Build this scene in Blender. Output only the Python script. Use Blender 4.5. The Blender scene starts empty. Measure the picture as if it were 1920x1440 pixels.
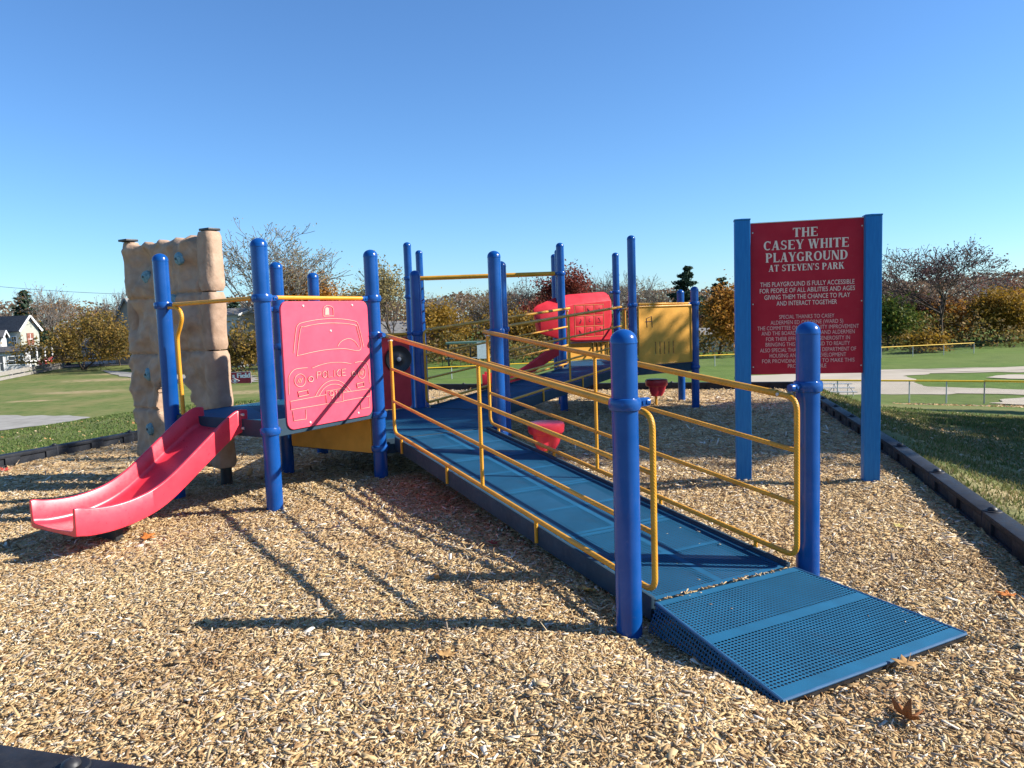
import bpy, bmesh, math, random
import numpy as np
from math import sin, cos, tan, pi, radians, hypot, atan2
from mathutils import Vector, Matrix, noise

# ------------------------------------------------------------------ camera, sky, sun, exposure
SC = bpy.context.scene
COL = SC.collection
F_PX, PITCH, ROLL, CAM_H = 1448.75, 0.09170, 0.03410, 1.503
_fw = Vector((0, cos(PITCH), -sin(PITCH))); _up = Vector((0, sin(PITCH), cos(PITCH))); _rt = Vector((1, 0, 0))
CR = _rt * cos(ROLL) - _up * sin(ROLL)
CU = _rt * sin(ROLL) + _up * cos(ROLL)
EYE = Vector((0, 0, CAM_H))
cam = bpy.data.cameras.new('camera'); cam.sensor_width = 36.0; cam.lens = 36.0 * F_PX / 1920.0
cam.clip_end = 5000; cam.clip_start = 0.05
camo = bpy.data.objects.new('camera', cam); COL.objects.link(camo)
camo.matrix_world = Matrix(((CR.x, CU.x, -_fw.x, EYE.x), (CR.y, CU.y, -_fw.y, EYE.y), (CR.z, CU.z, -_fw.z, EYE.z), (0, 0, 0, 1)))
SC.camera = camo

SUN_EL = radians(33.0); SUN_AZ = radians(92.5)          # clockwise from +Y
W = bpy.data.worlds.new('World'); SC.world = W; W.use_nodes = True
wn = W.node_tree.nodes; wn.clear()
sky = wn.new('ShaderNodeTexSky'); sky.sky_type = 'NISHITA'; sky.sun_disc = False
sky.sun_elevation = SUN_EL; sky.sun_rotation = SUN_AZ
sky.altitude = 50; sky.air_density = 1.0; sky.dust_density = 0.15; sky.ozone_density = 6.0
bg = wn.new('ShaderNodeBackground'); bg.inputs['Strength'].default_value = 0.10
wo = wn.new('ShaderNodeOutputWorld')
tint = wn.new('ShaderNodeMix'); tint.data_type = 'RGBA'; tint.blend_type = 'MULTIPLY'; tint.inputs[0].default_value = 1.0; tint.inputs[7].default_value = (0.65, 0.825, 0.96, 1)   # a clear, deep autumn sky
W.node_tree.links.new(sky.outputs[0], tint.inputs[6]); W.node_tree.links.new(tint.outputs[2], bg.inputs[0]); W.node_tree.links.new(bg.outputs[0], wo.inputs[0])
sl = bpy.data.lights.new('sun', 'SUN'); sl.energy = 4.8; sl.angle = radians(0.53); sl.color = (1.0, 0.945, 0.86)
so = bpy.data.objects.new('sun', sl); COL.objects.link(so)
sdir = Vector((sin(SUN_AZ) * cos(SUN_EL), cos(SUN_AZ) * cos(SUN_EL), sin(SUN_EL)))
so.rotation_euler = sdir.to_track_quat('Z', 'Y').to_euler(); so.location = sdir * 60
vs = SC.view_settings
vs.view_transform = 'Standard'; vs.look = 'None'; vs.gamma = 1; vs.exposure = 1.0
try: vs.use_curve_mapping = False
except Exception: pass

def ray(px, py):
    return _fw + CR * ((px - 960) / F_PX) - CU * ((py - 720) / F_PX)
def at(px, py, Y):
    d = ray(px, py); return EYE + d * (Y / d.y)
def atz(px, py, Z):
    d = ray(px, py); return EYE + d * ((Z - EYE.z) / d.z)

# ------------------------------------------------------------------ materials
def _nt(name):
    m = bpy.data.materials.new(name); m.use_nodes = True
    nt = m.node_tree; b = nt.nodes['Principled BSDF']; return m, nt, b
def _mix(nt, fac, a, b, mode='MIX'):
    n = nt.nodes.new('ShaderNodeMix'); n.data_type = 'RGBA'; n.blend_type = mode
    for s, v in ((0, fac), (6, a), (7, b)):
        if hasattr(v, 'default_value') or hasattr(v, 'is_linked'): nt.links.new(v, n.inputs[s])
        elif s == 0: n.inputs[0].default_value = v
        else: n.inputs[s].default_value = (*v, 1)
    return n.outputs[2]
def _noise(nt, scale, detail=4, coord='Object', rough=0.55, dist=0, stretch=None):
    t = nt.nodes.new('ShaderNodeTexCoord'); n = nt.nodes.new('ShaderNodeTexNoise')
    n.inputs['Scale'].default_value = scale; n.inputs['Detail'].default_value = detail
    n.inputs['Roughness'].default_value = rough; n.inputs['Distortion'].default_value = dist
    src = t.outputs[coord]
    if stretch:
        mp = nt.nodes.new('ShaderNodeMapping'); mp.inputs['Scale'].default_value = stretch
        nt.links.new(src, mp.inputs[0]); src = mp.outputs[0]
    nt.links.new(src, n.inputs['Vector']); return n.outputs['Fac']
def _ramp(nt, fac, stops, const=False):
    r = nt.nodes.new('ShaderNodeValToRGB'); e = r.color_ramp.elements
    while len(e) < len(stops): e.new(0.5)
    for el, (p, c) in zip(e, stops):
        el.position = p; el.color = (*c, 1) if len(c) == 3 else c
    if const: r.color_ramp.interpolation = 'CONSTANT'
    nt.links.new(fac, r.inputs[0]); return r.outputs[0]
def _rng(nt, v, a, b, c=0, d=1):
    n = nt.nodes.new('ShaderNodeMapRange'); nt.links.new(v, n.inputs[0])
    for i, q in enumerate((a, b, c, d)): n.inputs[i + 1].default_value = q
    return n.outputs[0]
def _bump(nt, b, h, strength, dist=0.01):
    n = nt.nodes.new('ShaderNodeBump'); n.inputs['Strength'].default_value = strength; n.inputs['Distance'].default_value = dist
    nt.links.new(h, n.inputs['Height']); nt.links.new(n.outputs[0], b.inputs['Normal'])

def plastic(name, col, rough=0.35, var=0.12, spec=0.5, scuff=0.35, bump=0.15, scale=6):
    """painted or moulded surface: slight tone drift, scuffs in the gloss, faint dust"""
    m, nt, b = _nt(name)
    n1 = _noise(nt, scale, 5); n2 = _noise(nt, scale * 5, 6, rough=.7)
    dark = tuple(c * (1 - var) for c in col); light = tuple(min(1, c * (1 + var) + 0.012) for c in col)
    c = _mix(nt, _rng(nt, n1, 0.3, 0.7), dark, light)
    dust = tuple(0.6 * q + 0.4 * w for q, w in zip(col, (0.34, 0.31, 0.27)))
    c = _mix(nt, _rng(nt, n2, 0.58, 0.85, 0, 0.22), c, dust)
    nt.links.new(c, b.inputs['Base Color'])
    nt.links.new(_rng(nt, n2, 0.25, 0.8, rough * (1 - scuff * .5), min(1, rough * (1 + scuff))), b.inputs['Roughness'])
    b.inputs['Specular IOR Level'].default_value = spec
    _bump(nt, b, n2, bump, 0.002)
    return m
def perforated(name, col, pitch, hole, axes_map, rough=0.5, band=None):
    """sheet steel with real see-through round holes, laid out in the object's own frame"""
    m, nt, b = _nt(name)
    N = nt.nodes; Lk = nt.links
    n1 = _noise(nt, 5, 5); n2 = _noise(nt, 60, 4)
    c = _mix(nt, _rng(nt, n1, 0.3, 0.7), tuple(q * .85 for q in col), tuple(q * 1.15 for q in col))
    st = _noise(nt, 1.7, 6, rough=0.65)
    c = _mix(nt, _rng(nt, st, 0.60, 0.72, 0, 0.45), c, (0.035, 0.035, 0.035))
    c = _mix(nt, _rng(nt, n2, 0.66, 0.85, 0, 0.15), c, (0.30, 0.30, 0.28))
    Lk.new(c, b.inputs['Base Color']); b.inputs['Roughness'].default_value = .72; b.inputs['Specular IOR Level'].default_value = .25
    t = N.new('ShaderNodeTexCoord'); mp = N.new('ShaderNodeMapping'); mp.inputs['Rotation'].default_value[2] = axes_map
    mp.inputs['Scale'].default_value = (1 / pitch, 1 / pitch, 1 / pitch)
    Lk.new(t.outputs['UV'], mp.inputs[0])
    fr = N.new('ShaderNodeVectorMath'); fr.operation = 'FRACTION'; Lk.new(mp.outputs[0], fr.inputs[0])
    sb = N.new('ShaderNodeVectorMath'); sb.operation = 'SUBTRACT'; sb.inputs[1].default_value = (0.5, 0.5, 0); Lk.new(fr.outputs[0], sb.inputs[0])
    mu = N.new('ShaderNodeVectorMath'); mu.operation = 'MULTIPLY'; mu.inputs[1].default_value = (1, 1, 0); Lk.new(sb.outputs[0], mu.inputs[0])
    ln = N.new('ShaderNodeVectorMath'); ln.operation = 'LENGTH'; Lk.new(mu.outputs[0], ln.inputs[0])
    lt = N.new('ShaderNodeMath'); lt.operation = 'LESS_THAN'; lt.inputs[1].default_value = hole / pitch / 2; Lk.new(ln.outputs['Value'], lt.inputs[0])
    fac = lt.outputs[0]
    if band:                                   # solid strips across the sheet: list of (v0, v1) in metres
        sp = N.new('ShaderNodeSeparateXYZ'); Lk.new(t.outputs['UV'], sp.inputs[0])
        for ax, lo, hi in band:
            a = N.new('ShaderNodeMath'); a.operation = 'LESS_THAN'; a.inputs[1].default_value = lo; Lk.new(sp.outputs[ax], a.inputs[0])
            g = N.new('ShaderNodeMath'); g.operation = 'GREATER_THAN'; g.inputs[1].default_value = hi; Lk.new(sp.outputs[ax], g.inputs[0])
            s = N.new('ShaderNodeMath'); s.operation = 'MAXIMUM'; Lk.new(a.outputs[0], s.inputs[0]); Lk.new(g.outputs[0], s.inputs[1])
            q = N.new('ShaderNodeMath'); q.operation = 'MULTIPLY'; Lk.new(fac, q.inputs[0]); Lk.new(s.outputs[0], q.inputs[1]); fac = q.outputs[0]
    tr = N.new('ShaderNodeBsdfTransparent'); mx = N.new('ShaderNodeMixShader'); Lk.new(fac, mx.inputs[0])
    Lk.new(b.outputs[0], mx.inputs[1]); Lk.new(tr.outputs[0], mx.inputs[2])
    Lk.new(mx.outputs[0], N['Material Output'].inputs[0])
    return m
def foliage(name, cols, transl=0.35, rough=0.7):
    m, nt, b = _nt(name); N = nt.nodes
    g = N.new('ShaderNodeNewGeometry')
    st = [(i / max(1, len(cols) - 1), c) for i, c in enumerate(cols)]
    c = _ramp(nt, g.outputs['Random Per Island'], st)
    n = _noise(nt, 0.35, 3)
    c = _mix(nt, _rng(nt, n, 0.3, 0.7, 0, 0.45), c, cols[len(cols) // 2])
    nt.links.new(c, b.inputs['Base Color']); b.inputs['Roughness'].default_value = rough
    b.inputs['Specular IOR Level'].default_value = 0.25
    t = N.new('ShaderNodeBsdfTranslucent'); nt.links.new(c, t.inputs[0])
    mx = N.new('ShaderNodeMixShader'); mx.inputs[0].default_value = transl
    nt.links.new(b.outputs[0], mx.inputs[1]); nt.links.new(t.outputs[0], mx.inputs[2])
    nt.links.new(mx.outputs[0], N['Material Output'].inputs[0]); return m
def rough_mat(name, c1, c2, scale=8, rough=0.85, bump=0.4, dist=0.01, detail=6, stretch=None):
    m, nt, b = _nt(name); n = _noise(nt, scale, detail, stretch=stretch)
    nt.links.new(_mix(nt, _rng(nt, n, 0.3, 0.7), c1, c2), b.inputs['Base Color'])
    b.inputs['Roughness'].default_value = rough; b.inputs['Specular IOR Level'].default_value = 0.2
    _bump(nt, b, n, bump, dist); return m
def siding(name, col, step=0.14):
    m, nt, b = _nt(name); N = nt.nodes
    t = N.new('ShaderNodeTexCoord'); w = N.new('ShaderNodeTexWave'); w.wave_type = 'BANDS'; w.bands_direction = 'Z'; w.wave_profile = 'SAW'
    w.inputs['Scale'].default_value = 1 / step / 2 / pi * 6.283 * 0.159 * 2; nt.links.new(t.outputs['Object'], w.inputs[0])
    n = _noise(nt, 1.2, 5)
    nt.links.new(_mix(nt, _rng(nt, n, .3, .7), tuple(c * .88 for c in col), col), b.inputs['Base Color'])
    b.inputs['Roughness'].default_value = .7; _bump(nt, b, w.outputs['Fac'], .6, .02); return m
def wire_mat(name, pitch=0.06, wire=0.045):
    m, nt, b = _nt(name); N = nt.nodes; Lk = nt.links
    b.inputs['Base Color'].default_value = (.16, .165, .165, 1); b.inputs['Metallic'].default_value = .3; b.inputs['Roughness'].default_value = .5
    t = N.new('ShaderNodeTexCoord'); fac = None
    for rot in (pi / 4, -pi / 4):
        mp = N.new('ShaderNodeMapping'); mp.inputs['Rotation'].default_value[2] = rot; mp.inputs['Scale'].default_value = (1 / pitch,) * 3
        Lk.new(t.outputs['UV'], mp.inputs[0]); sp = N.new('ShaderNodeSeparateXYZ'); Lk.new(mp.outputs[0], sp.inputs[0])
        f = N.new('ShaderNodeMath'); f.operation = 'FRACT'; Lk.new(sp.outputs[0], f.inputs[0])
        l = N.new('ShaderNodeMath'); l.operation = 'LESS_THAN'; l.inputs[1].default_value = wire; Lk.new(f.outputs[0], l.inputs[0])
        if fac is None: fac = l.outputs[0]
        else:
            q = N.new('ShaderNodeMath'); q.operation = 'MAXIMUM'; Lk.new(fac, q.inputs[0]); Lk.new(l.outputs[0], q.inputs[1]); fac = q.outputs[0]
    tr = N.new('ShaderNodeBsdfTransparent'); mx = N.new('ShaderNodeMixShader'); Lk.new(fac, mx.inputs[0])
    Lk.new(tr.outputs[0], mx.inputs[1]); Lk.new(b.outputs[0], mx.inputs[2]); Lk.new(mx.outputs[0], N['Material Output'].inputs[0]); return m

M = {}
M['blue'] = plastic('blue_powder_coat', (0.0006, 0.064, 0.27), 0.20, 0.08, 0.4, 0.5, 0.08)
M['yellow'] = plastic('yellow_pvc_coat', (0.68, 0.31, 0.016), 0.38, 0.12, 0.4)
def ribbed(m):
    """the spiral wrap that shows on the coated rails"""
    nt = m.node_tree; b = nt.nodes['Principled BSDF']; t = nt.nodes.new('ShaderNodeTexCoord'); w = nt.nodes.new('ShaderNodeTexWave'); w.bands_direction = 'DIAGONAL'
    w.inputs['Scale'].default_value = 38; nt.links.new(t.outputs['Object'], w.inputs[0]); bp = nt.nodes.new('ShaderNodeBump'); bp.inputs['Strength'].default_value = .35; bp.inputs['Distance'].default_value = .004
    nt.links.new(w.outputs['Fac'], bp.inputs['Height']); nt.links.new(bp.outputs[0], b.inputs['Normal'])
ribbed(M['yellow'])
M['red'] = plastic('red_rotomoulded_plastic', (0.76, 0.036, 0.062), 0.30, 0.10, 0.5, 0.5, 0.15)
M['deepred'] = plastic('deep_red_rotomoulded_plastic', (0.58, 0.018, 0.030), 0.38, 0.10, 0.35, 0.5, 0.15)
M['redpanel'] = plastic('red_sheet_plastic', (0.80, 0.068, 0.122), 0.48, 0.06, 0.4)
M['cream'] = plastic('pale_lit_edge_plastic', (0.80, 0.36, 0.29), 0.6, 0.08)  # pale tone paints the lit edges of the engraving; also fills the light bar
M['ypanel'] = plastic('yellow_sheet_plastic', (0.70, 0.325, 0.028), 0.5, 0.12)
M['stringer'] = plastic('shaded_blue_steel', (0.003, 0.030, 0.056), 0.65, 0.15)  # deck blue darkened: shade on the ramp sides put into the colour
M['pan'] = plastic('hole_shade_coat', (0.003, 0.020, 0.050), 0.6, 0.15)  # for added dark sheets that stand in for shade behind the holes
M['deckblue'] = plastic('blue_pvc_deck_coat', (0.010, 0.085, 0.19), 0.5, 0.15)
M['black'] = plastic('black_rubber', (0.015, 0.015, 0.017), 0.45, 0.2)
M['border'] = plastic('black_recycled_plastic', (0.008, 0.010, 0.015), 0.55, 0.3, 0.3, 0.5, 0.4)
M['steel'] = plastic('galvanised_steel', (0.45, 0.46, 0.46), 0.35, 0.15)
M['bolt'] = plastic('zinc_bolt', (0.55, 0.54, 0.50), 0.35, 0.1)
M['rock'] = rough_mat('tan_moulded_rock', (0.36, 0.238, 0.158), (0.48, 0.338, 0.236), 9, 0.7, 0.7, 0.02)
_m = M['rock']; _nt_ = _m.node_tree; _b = _nt_.nodes['Principled BSDF']; _src = _b.inputs['Base Color'].links[0].from_socket
_nt_.links.new(_mix(_nt_, _rng(_nt_, _noise(_nt_, 2.6, 5, rough=.6, dist=.6), .50, .70, 0, .65), _src, (0.21, 0.122, 0.068)), _b.inputs['Base Color'])
M['hold'] = rough_mat('speckled_teal_hold', (0.08, 0.20, 0.24), (0.26, 0.40, 0.42), 60, 0.6, 0.4, 0.004)
M['signblue'] = rough_mat('blue_painted_timber', (0.016, 0.150, 0.39), (0.022, 0.190, 0.46), 14, 0.5, 0.25, 0.003, 6, (6, 6, .6))
M['signred'] = plastic('dark_red_sign_paint', (0.40, 0.008, 0.026), 0.5, 0.05, 0.2, 0.2, 0.03)
M['letter'] = plastic('cream_letter_paint', (0.72, 0.62, 0.52), 0.6, 0.04)
M['letterpink'] = plastic('dulled_letter_paint', (0.62, 0.40, 0.36), 0.6, 0.04)
M['bark'] = rough_mat('grey_brown_bark', (0.045, 0.034, 0.026), (0.12, 0.095, 0.075), 3, 0.9, 0.6, 0.03)
M['palebark'] = rough_mat('pale_grey_bark', (0.12, 0.105, 0.09), (0.26, 0.235, 0.205), 3, 0.9, 0.5, 0.03)
M['white'] = siding('white_clapboard', (0.62, 0.62, 0.60))
M['grey'] = siding('grey_clapboard', (0.44, 0.45, 0.44))
M['cream_wall'] = siding('cream_clapboard', (0.42, 0.43, 0.36))
M['tan_wall'] = siding('tan_shingle_wall', (0.38, 0.34, 0.28))
M['trim'] = plastic('white_trim_paint', (0.8, 0.8, 0.78), 0.5)
M['roof'] = rough_mat('dark_asphalt_shingle', (0.045, 0.046, 0.05), (0.10, 0.10, 0.105), 5, 0.9)
M['rooflight'] = rough_mat('grey_asphalt_shingle', (0.17, 0.165, 0.155), (0.27, 0.26, 0.245), 5, 0.9)
M['brown'] = plastic('brown_shutter_paint', (0.22, 0.07, 0.04), 0.6)
m_, nt_, b_ = _nt('window_glass'); b_.inputs['Base Color'].default_value = (0.05, 0.06, 0.075, 1); b_.inputs['Roughness'].default_value = 0.06; M['glass'] = m_
M['wire'] = wire_mat('chain_link_wire')
M['cap'] = plastic('yellow_fence_cap', (0.85, 0.50, 0.01), 0.45, 0.08)
M['asphalt'] = rough_mat('asphalt', (0.045, 0.045, 0.047), (0.075, 0.074, 0.072), 30, 0.9)
M['concrete'] = rough_mat('worn_concrete_path', (0.24, 0.225, 0.195), (0.35, 0.33, 0.29), 1.2, 0.9, 0.3)
M['infield'] = rough_mat('pale_infield_dirt', (0.36, 0.31, 0.235), (0.46, 0.40, 0.315), 0.25, 0.95, 0.2)
M['oldwood'] = rough_mat('weathered_grey_timber', (0.20, 0.185, 0.165), (0.36, 0.335, 0.30), 3, 0.9, 0.4, 0.01, 6, (1, 1, 8))
M['green_roof'] = plastic('green_metal_roof', (0.07, 0.14, 0.10), 0.5)
M['carred'] = plastic('red_car_paint', (0.35, 0.02, 0.02), 0.2, 0.05)
M['leafbrown'] = foliage('dry_brown_leaf', [(0.20, 0.075, 0.025), (0.30, 0.12, 0.04)], 0.2)
M['leaftan'] = foliage('tan_leaf', [(0.42, 0.23, 0.08), (0.50, 0.30, 0.12)], 0.2)
M['leaforange'] = foliage('orange_leaf', [(0.50, 0.15, 0.03), (0.60, 0.22, 0.05)], 0.2)
M['leafyellow'] = foliage('pale_yellow_leaf', [(0.50, 0.40, 0.10), (0.56, 0.46, 0.16)], 0.2)
M['leafred'] = foliage('red_leaf', [(0.40, 0.05, 0.04), (0.46, 0.07, 0.05)], 0.2)

# ------------------------------------------------------------------ object helpers
WP = {}
def tag(o, label=None, cat=None, group=None, kind=None):
    if label: o['label'] = label
    if cat: o['category'] = cat
    if group: o['group'] = group
    if kind: o['kind'] = kind
    return o
def thing(name, loc, label, cat, group=None):
    o = bpy.data.objects.new(name, None); COL.objects.link(o); o.empty_display_size = 0.2
    o.location = loc; WP[o.name] = Vector(loc); return tag(o, label, cat, group)
def link_mesh(name, me, parent=None, origin=None):
    o = bpy.data.objects.new(name, me); COL.objects.link(o)
    org = Vector(origin) if origin is not None else Vector((0, 0, 0))
    WP[o.name] = org
    if parent is not None:
        o.parent = parent; o.location = org - WP[parent.name]
    else: o.location = org
    return o
class MB:
    def __init__(s): s.v = []; s.f = []; s.uv = {}
    def add(s, vs, fs):
        n = len(s.v); s.v += [tuple(p) for p in vs]; s.f += [tuple(i + n for i in f) for f in fs]; return n
    def box(s, c, h, ax=None, ay=None, az=None, bev=0.0):
        c = Vector(c); ax = Vector(ax) if ax is not None else Vector((1, 0, 0)); ay = Vector(ay) if ay is not None else Vector((0, 1, 0)); az = Vector(az) if az is not None else Vector((0, 0, 1))
        if bev <= 0:
            vs = [c + ax * h[0] * i + ay * h[1] * j + az * h[2] * k for i in (-1, 1) for j in (-1, 1) for k in (-1, 1)]
            s.add(vs, [(0, 1, 3, 2), (4, 6, 7, 5), (0, 4, 5, 1), (2, 3, 7, 6), (0, 2, 6, 4), (1, 5, 7, 3)])
        else:
            bm = bmesh.new(); bmesh.ops.create_cube(bm, size=2)
            for q in bm.verts: q.co = Vector((q.co.x * h[0], q.co.y * h[1], q.co.z * h[2]))
            bmesh.ops.bevel(bm, geom=bm.edges[:], offset=min(bev, min(h) * .95), segments=2, profile=.6, affect='EDGES')
            bm.verts.ensure_lookup_table()
            s.add([c + ax * q.co.x + ay * q.co.y + az * q.co.z for q in bm.verts], [[q.index for q in f.verts] for f in bm.faces]); bm.free()
        return s
    def tube(s, pts, r, seg=10, caps=True, closed=False):
        pts = [Vector(p) for p in pts]; n = len(pts)
        rs = r if isinstance(r, (list, tuple)) else [r] * n
        rings = []; up = None
        for i, p in enumerate(pts):
            if closed: t = (pts[(i + 1) % n] - pts[i - 1])
            else: t = (pts[min(i + 1, n - 1)] - pts[max(i - 1, 0)])
            t = t.normalized() if t.length > 1e-9 else Vector((0, 0, 1))
            if up is None: up = t.orthogonal().normalized()
            else:
                up = up - t * up.dot(t); up = up.normalized() if up.length > 1e-6 else t.orthogonal().normalized()
            b = t.cross(up)
            rings.append([p + (up * cos(a) + b * sin(a)) * rs[i] for a in [2 * pi * k / seg for k in range(seg)]])
        base = s.add([q for rg in rings for q in rg], [])
        m = n if closed else n - 1
        for i in range(m):
            j = (i + 1) % n
            for k in range(seg):
                k2 = (k + 1) % seg
                s.f.append((base + i * seg + k, base + i * seg + k2, base + j * seg + k2, base + j * seg + k))
        if caps and not closed:
            s.f.append(tuple(base + k for k in range(seg))[::-1]); s.f.append(tuple(base + (n - 1) * seg + k for k in range(seg)))
        return s
    def lathe(s, c, prof, seg=24, axis=(0, 0, 1), caps=True):
        c = Vector(c); a = Vector(axis).normalized(); u = a.orthogonal().normalized(); w = a.cross(u)
        base = s.add([c + a * z + (u * cos(2 * pi * k / seg) + w * sin(2 * pi * k / seg)) * r for r, z in prof for k in range(seg)], [])
        for i in range(len(prof) - 1):
            for k in range(seg):
                k2 = (k + 1) % seg
                s.f.append((base + i * seg + k, base + i * seg + k2, base + (i + 1) * seg + k2, base + (i + 1) * seg + k))
        if caps:
            s.f.append(tuple(base + k for k in range(seg))[::-1]); s.f.append(tuple(base + (len(prof) - 1) * seg + k for k in range(seg)))
        return s
    def prism(s, poly, th, O, X, Z, N):
        """polygon in plane (X, Z) at O, thickness th along -N .. 0"""
        O = Vector(O); X = Vector(X); Z = Vector(Z); N = Vector(N); n = len(poly)
        f = [O + X * a + Z * b for a, b in poly]; k = [p - N * th for p in f]
        b0 = s.add(f + k, [])
        s.f.append(tuple(b0 + i for i in range(n))); s.f.append(tuple(b0 + n + i for i in range(n))[::-1])
        for i in range(n):
            j = (i + 1) % n; s.f.append((b0 + i, b0 + n + i, b0 + n + j, b0 + j))
        return s
    def build(s, name, mat, parent=None, smooth=True, origin=None, ang=35, bevel=0):
        V = np.array(s.v, float)
        if origin is None: origin = Vector(((V[:, 0].min() + V[:, 0].max()) / 2, (V[:, 1].min() + V[:, 1].max()) / 2, V[:, 2].min()))
        else: origin = Vector(origin)
        me = bpy.data.meshes.new(name); me.from_pydata([tuple(Vector(p) - origin) for p in s.v], [], s.f)
        bm = bmesh.new(); bm.from_mesh(me); bmesh.ops.recalc_face_normals(bm, faces=bm.faces[:]); bm.to_mesh(me); bm.free()
        if smooth:
            me.polygons.foreach_set('use_smooth', [True] * len(me.polygons)); me.set_sharp_from_angle(angle=radians(ang))
        me.materials.append(M[mat] if isinstance(mat, str) else mat); me.update()
        o = link_mesh(name, me, parent, origin)
        if bevel:
            b = o.modifiers.new('bevel', 'BEVEL'); b.width = bevel; b.segments = 2; b.limit_method = 'ANGLE'; b.angle_limit = radians(40)
        return o
def np_mesh(name, V, F, mat, smooth=False):
    """fast mesh of many equal faces: V (n,3), F (m,k)"""
    me = bpy.data.meshes.new(name); V = np.asarray(V, np.float32); F = np.asarray(F, np.int32); m, k = F.shape
    me.vertices.add(len(V)); me.vertices.foreach_set('co', V.ravel())
    me.loops.add(m * k); me.loops.foreach_set('vertex_index', F.ravel())
    me.polygons.add(m); me.polygons.foreach_set('loop_start', np.arange(0, m * k, k, dtype=np.int32))
    if smooth: me.polygons.foreach_set('use_smooth', np.ones(m, bool))
    me.materials.append(M[mat] if isinstance(mat, str) else mat); me.update(calc_edges=True); me.validate(); return me
def copy_tree(o, parent=None):
    c = o.copy(); COL.objects.link(c)
    if parent is not None: c.parent = parent
    for ch in list(o.children): copy_tree(ch, c)
    return c
def e2(a): return Vector((cos(a), sin(a), 0))
def bez(pts, n=8, closed=False):
    """Catmull-Rom through the points"""
    P = [Vector(p) for p in pts]; out = []
    N = len(P); rng = range(N if closed else N - 1)
    for i in rng:
        if closed: a, b, c, d = P[i - 1], P[i], P[(i + 1) % N], P[(i + 2) % N]
        else: a, b, c, d = P[max(i - 1, 0)], P[i], P[i + 1], P[min(i + 2, N - 1)]
        for k in range(n):
            t = k / n
            out.append(0.5 * ((2 * b) + (c - a) * t + (2 * a - 5 * b + 4 * c - d) * t * t + (3 * b - a - 3 * c + d) * t ** 3))
    if not closed: out.append(P[-1])
    return out
def fillet(pts, r, n=6, closed=False):
    P = [Vector(p) for p in pts]; out = []; N = len(P)
    for i in range(N):
        if not closed and i in (0, N - 1): out.append(P[i]); continue
        a, b, c = P[i - 1], P[i], P[(i + 1) % N]
        d1 = (a - b); d2 = (c - b); q = min(r, d1.length * .45, d2.length * .45)
        p0 = b + d1.normalized() * q; p1 = b + d2.normalized() * q
        for k in range(n + 1):
            t = k / n; out.append(p0 * (1 - t) ** 2 + b * 2 * t * (1 - t) + p1 * t * t)
    return out
UPZ = Vector((0, 0, 1))
# ------------------------------------------------------------------ layout of the play structure (metres)
TH = 0.4853; MOD = 1.2369; L1 = 3.774; L2 = 3.7133
p = {}
p['P3'] = Vector((-1.2275, 6.9893, 0)); p['P4'] = p['P3'] + e2(TH) * MOD
p['P5'] = p['P4'] + e2(TH + pi / 3) * MOD; p['P6'] = p['P5'] + e2(TH + 2 * pi / 3) * MOD
p['P11'] = p['P6'] - e2(TH) * MOD; p['P10'] = p['P11'] + e2(TH + 4 * pi / 3) * MOD
p['P9'] = p['P3'] + e2(TH + radians(210)) * MOD; p['P12'] = p['P10'] + e2(TH + radians(210)) * MOD
p['P1'] = p['P3'] + e2(TH - pi / 2) * L1; p['P2'] = p['P4'] + e2(TH - pi / 2) * L1
p['P13'] = p['P5'] + e2(TH + pi / 6) * L2; p['P14'] = p['P6'] + e2(TH + pi / 6) * L2
p['P17'] = p['P13'] + e2(TH) * MOD; p['P16'] = p['P17'] + e2(TH + pi / 3) * MOD
p['P15'] = p['P16'] + e2(TH + 2 * pi / 3) * MOD; p['P18'] = p['P15'] - e2(TH) * MOD
p['P7'] = p['P14'] + e2(TH + radians(150)) * 2 * MOD; p['P8'] = p['P18'] + e2(TH + radians(150)) * 2 * MOD
p['P19'] = Vector((0.905, 15.25, 0))
TOP = dict(P1=1.409, P2=1.401, P3=2.109, P4=2.108, P5=2.09, P6=2.056, P7=2.703, P8=2.672, P9=2.134, P10=2.078, P11=2.037, P12=2.103,
           P13=2.621, P14=2.603, P15=2.547, P16=1.812, P17=1.828, P18=2.60, P19=2.62)
ZA, ZB, ZC, ZR = 0.385, 0.73, 0.60, 0.055

E1P = (p['P1'] + p['P2']) / 2; A1P = e2(TH - pi / 2); U1P = e2(TH)
from mathutils.geometry import tessellate_polygon
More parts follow.
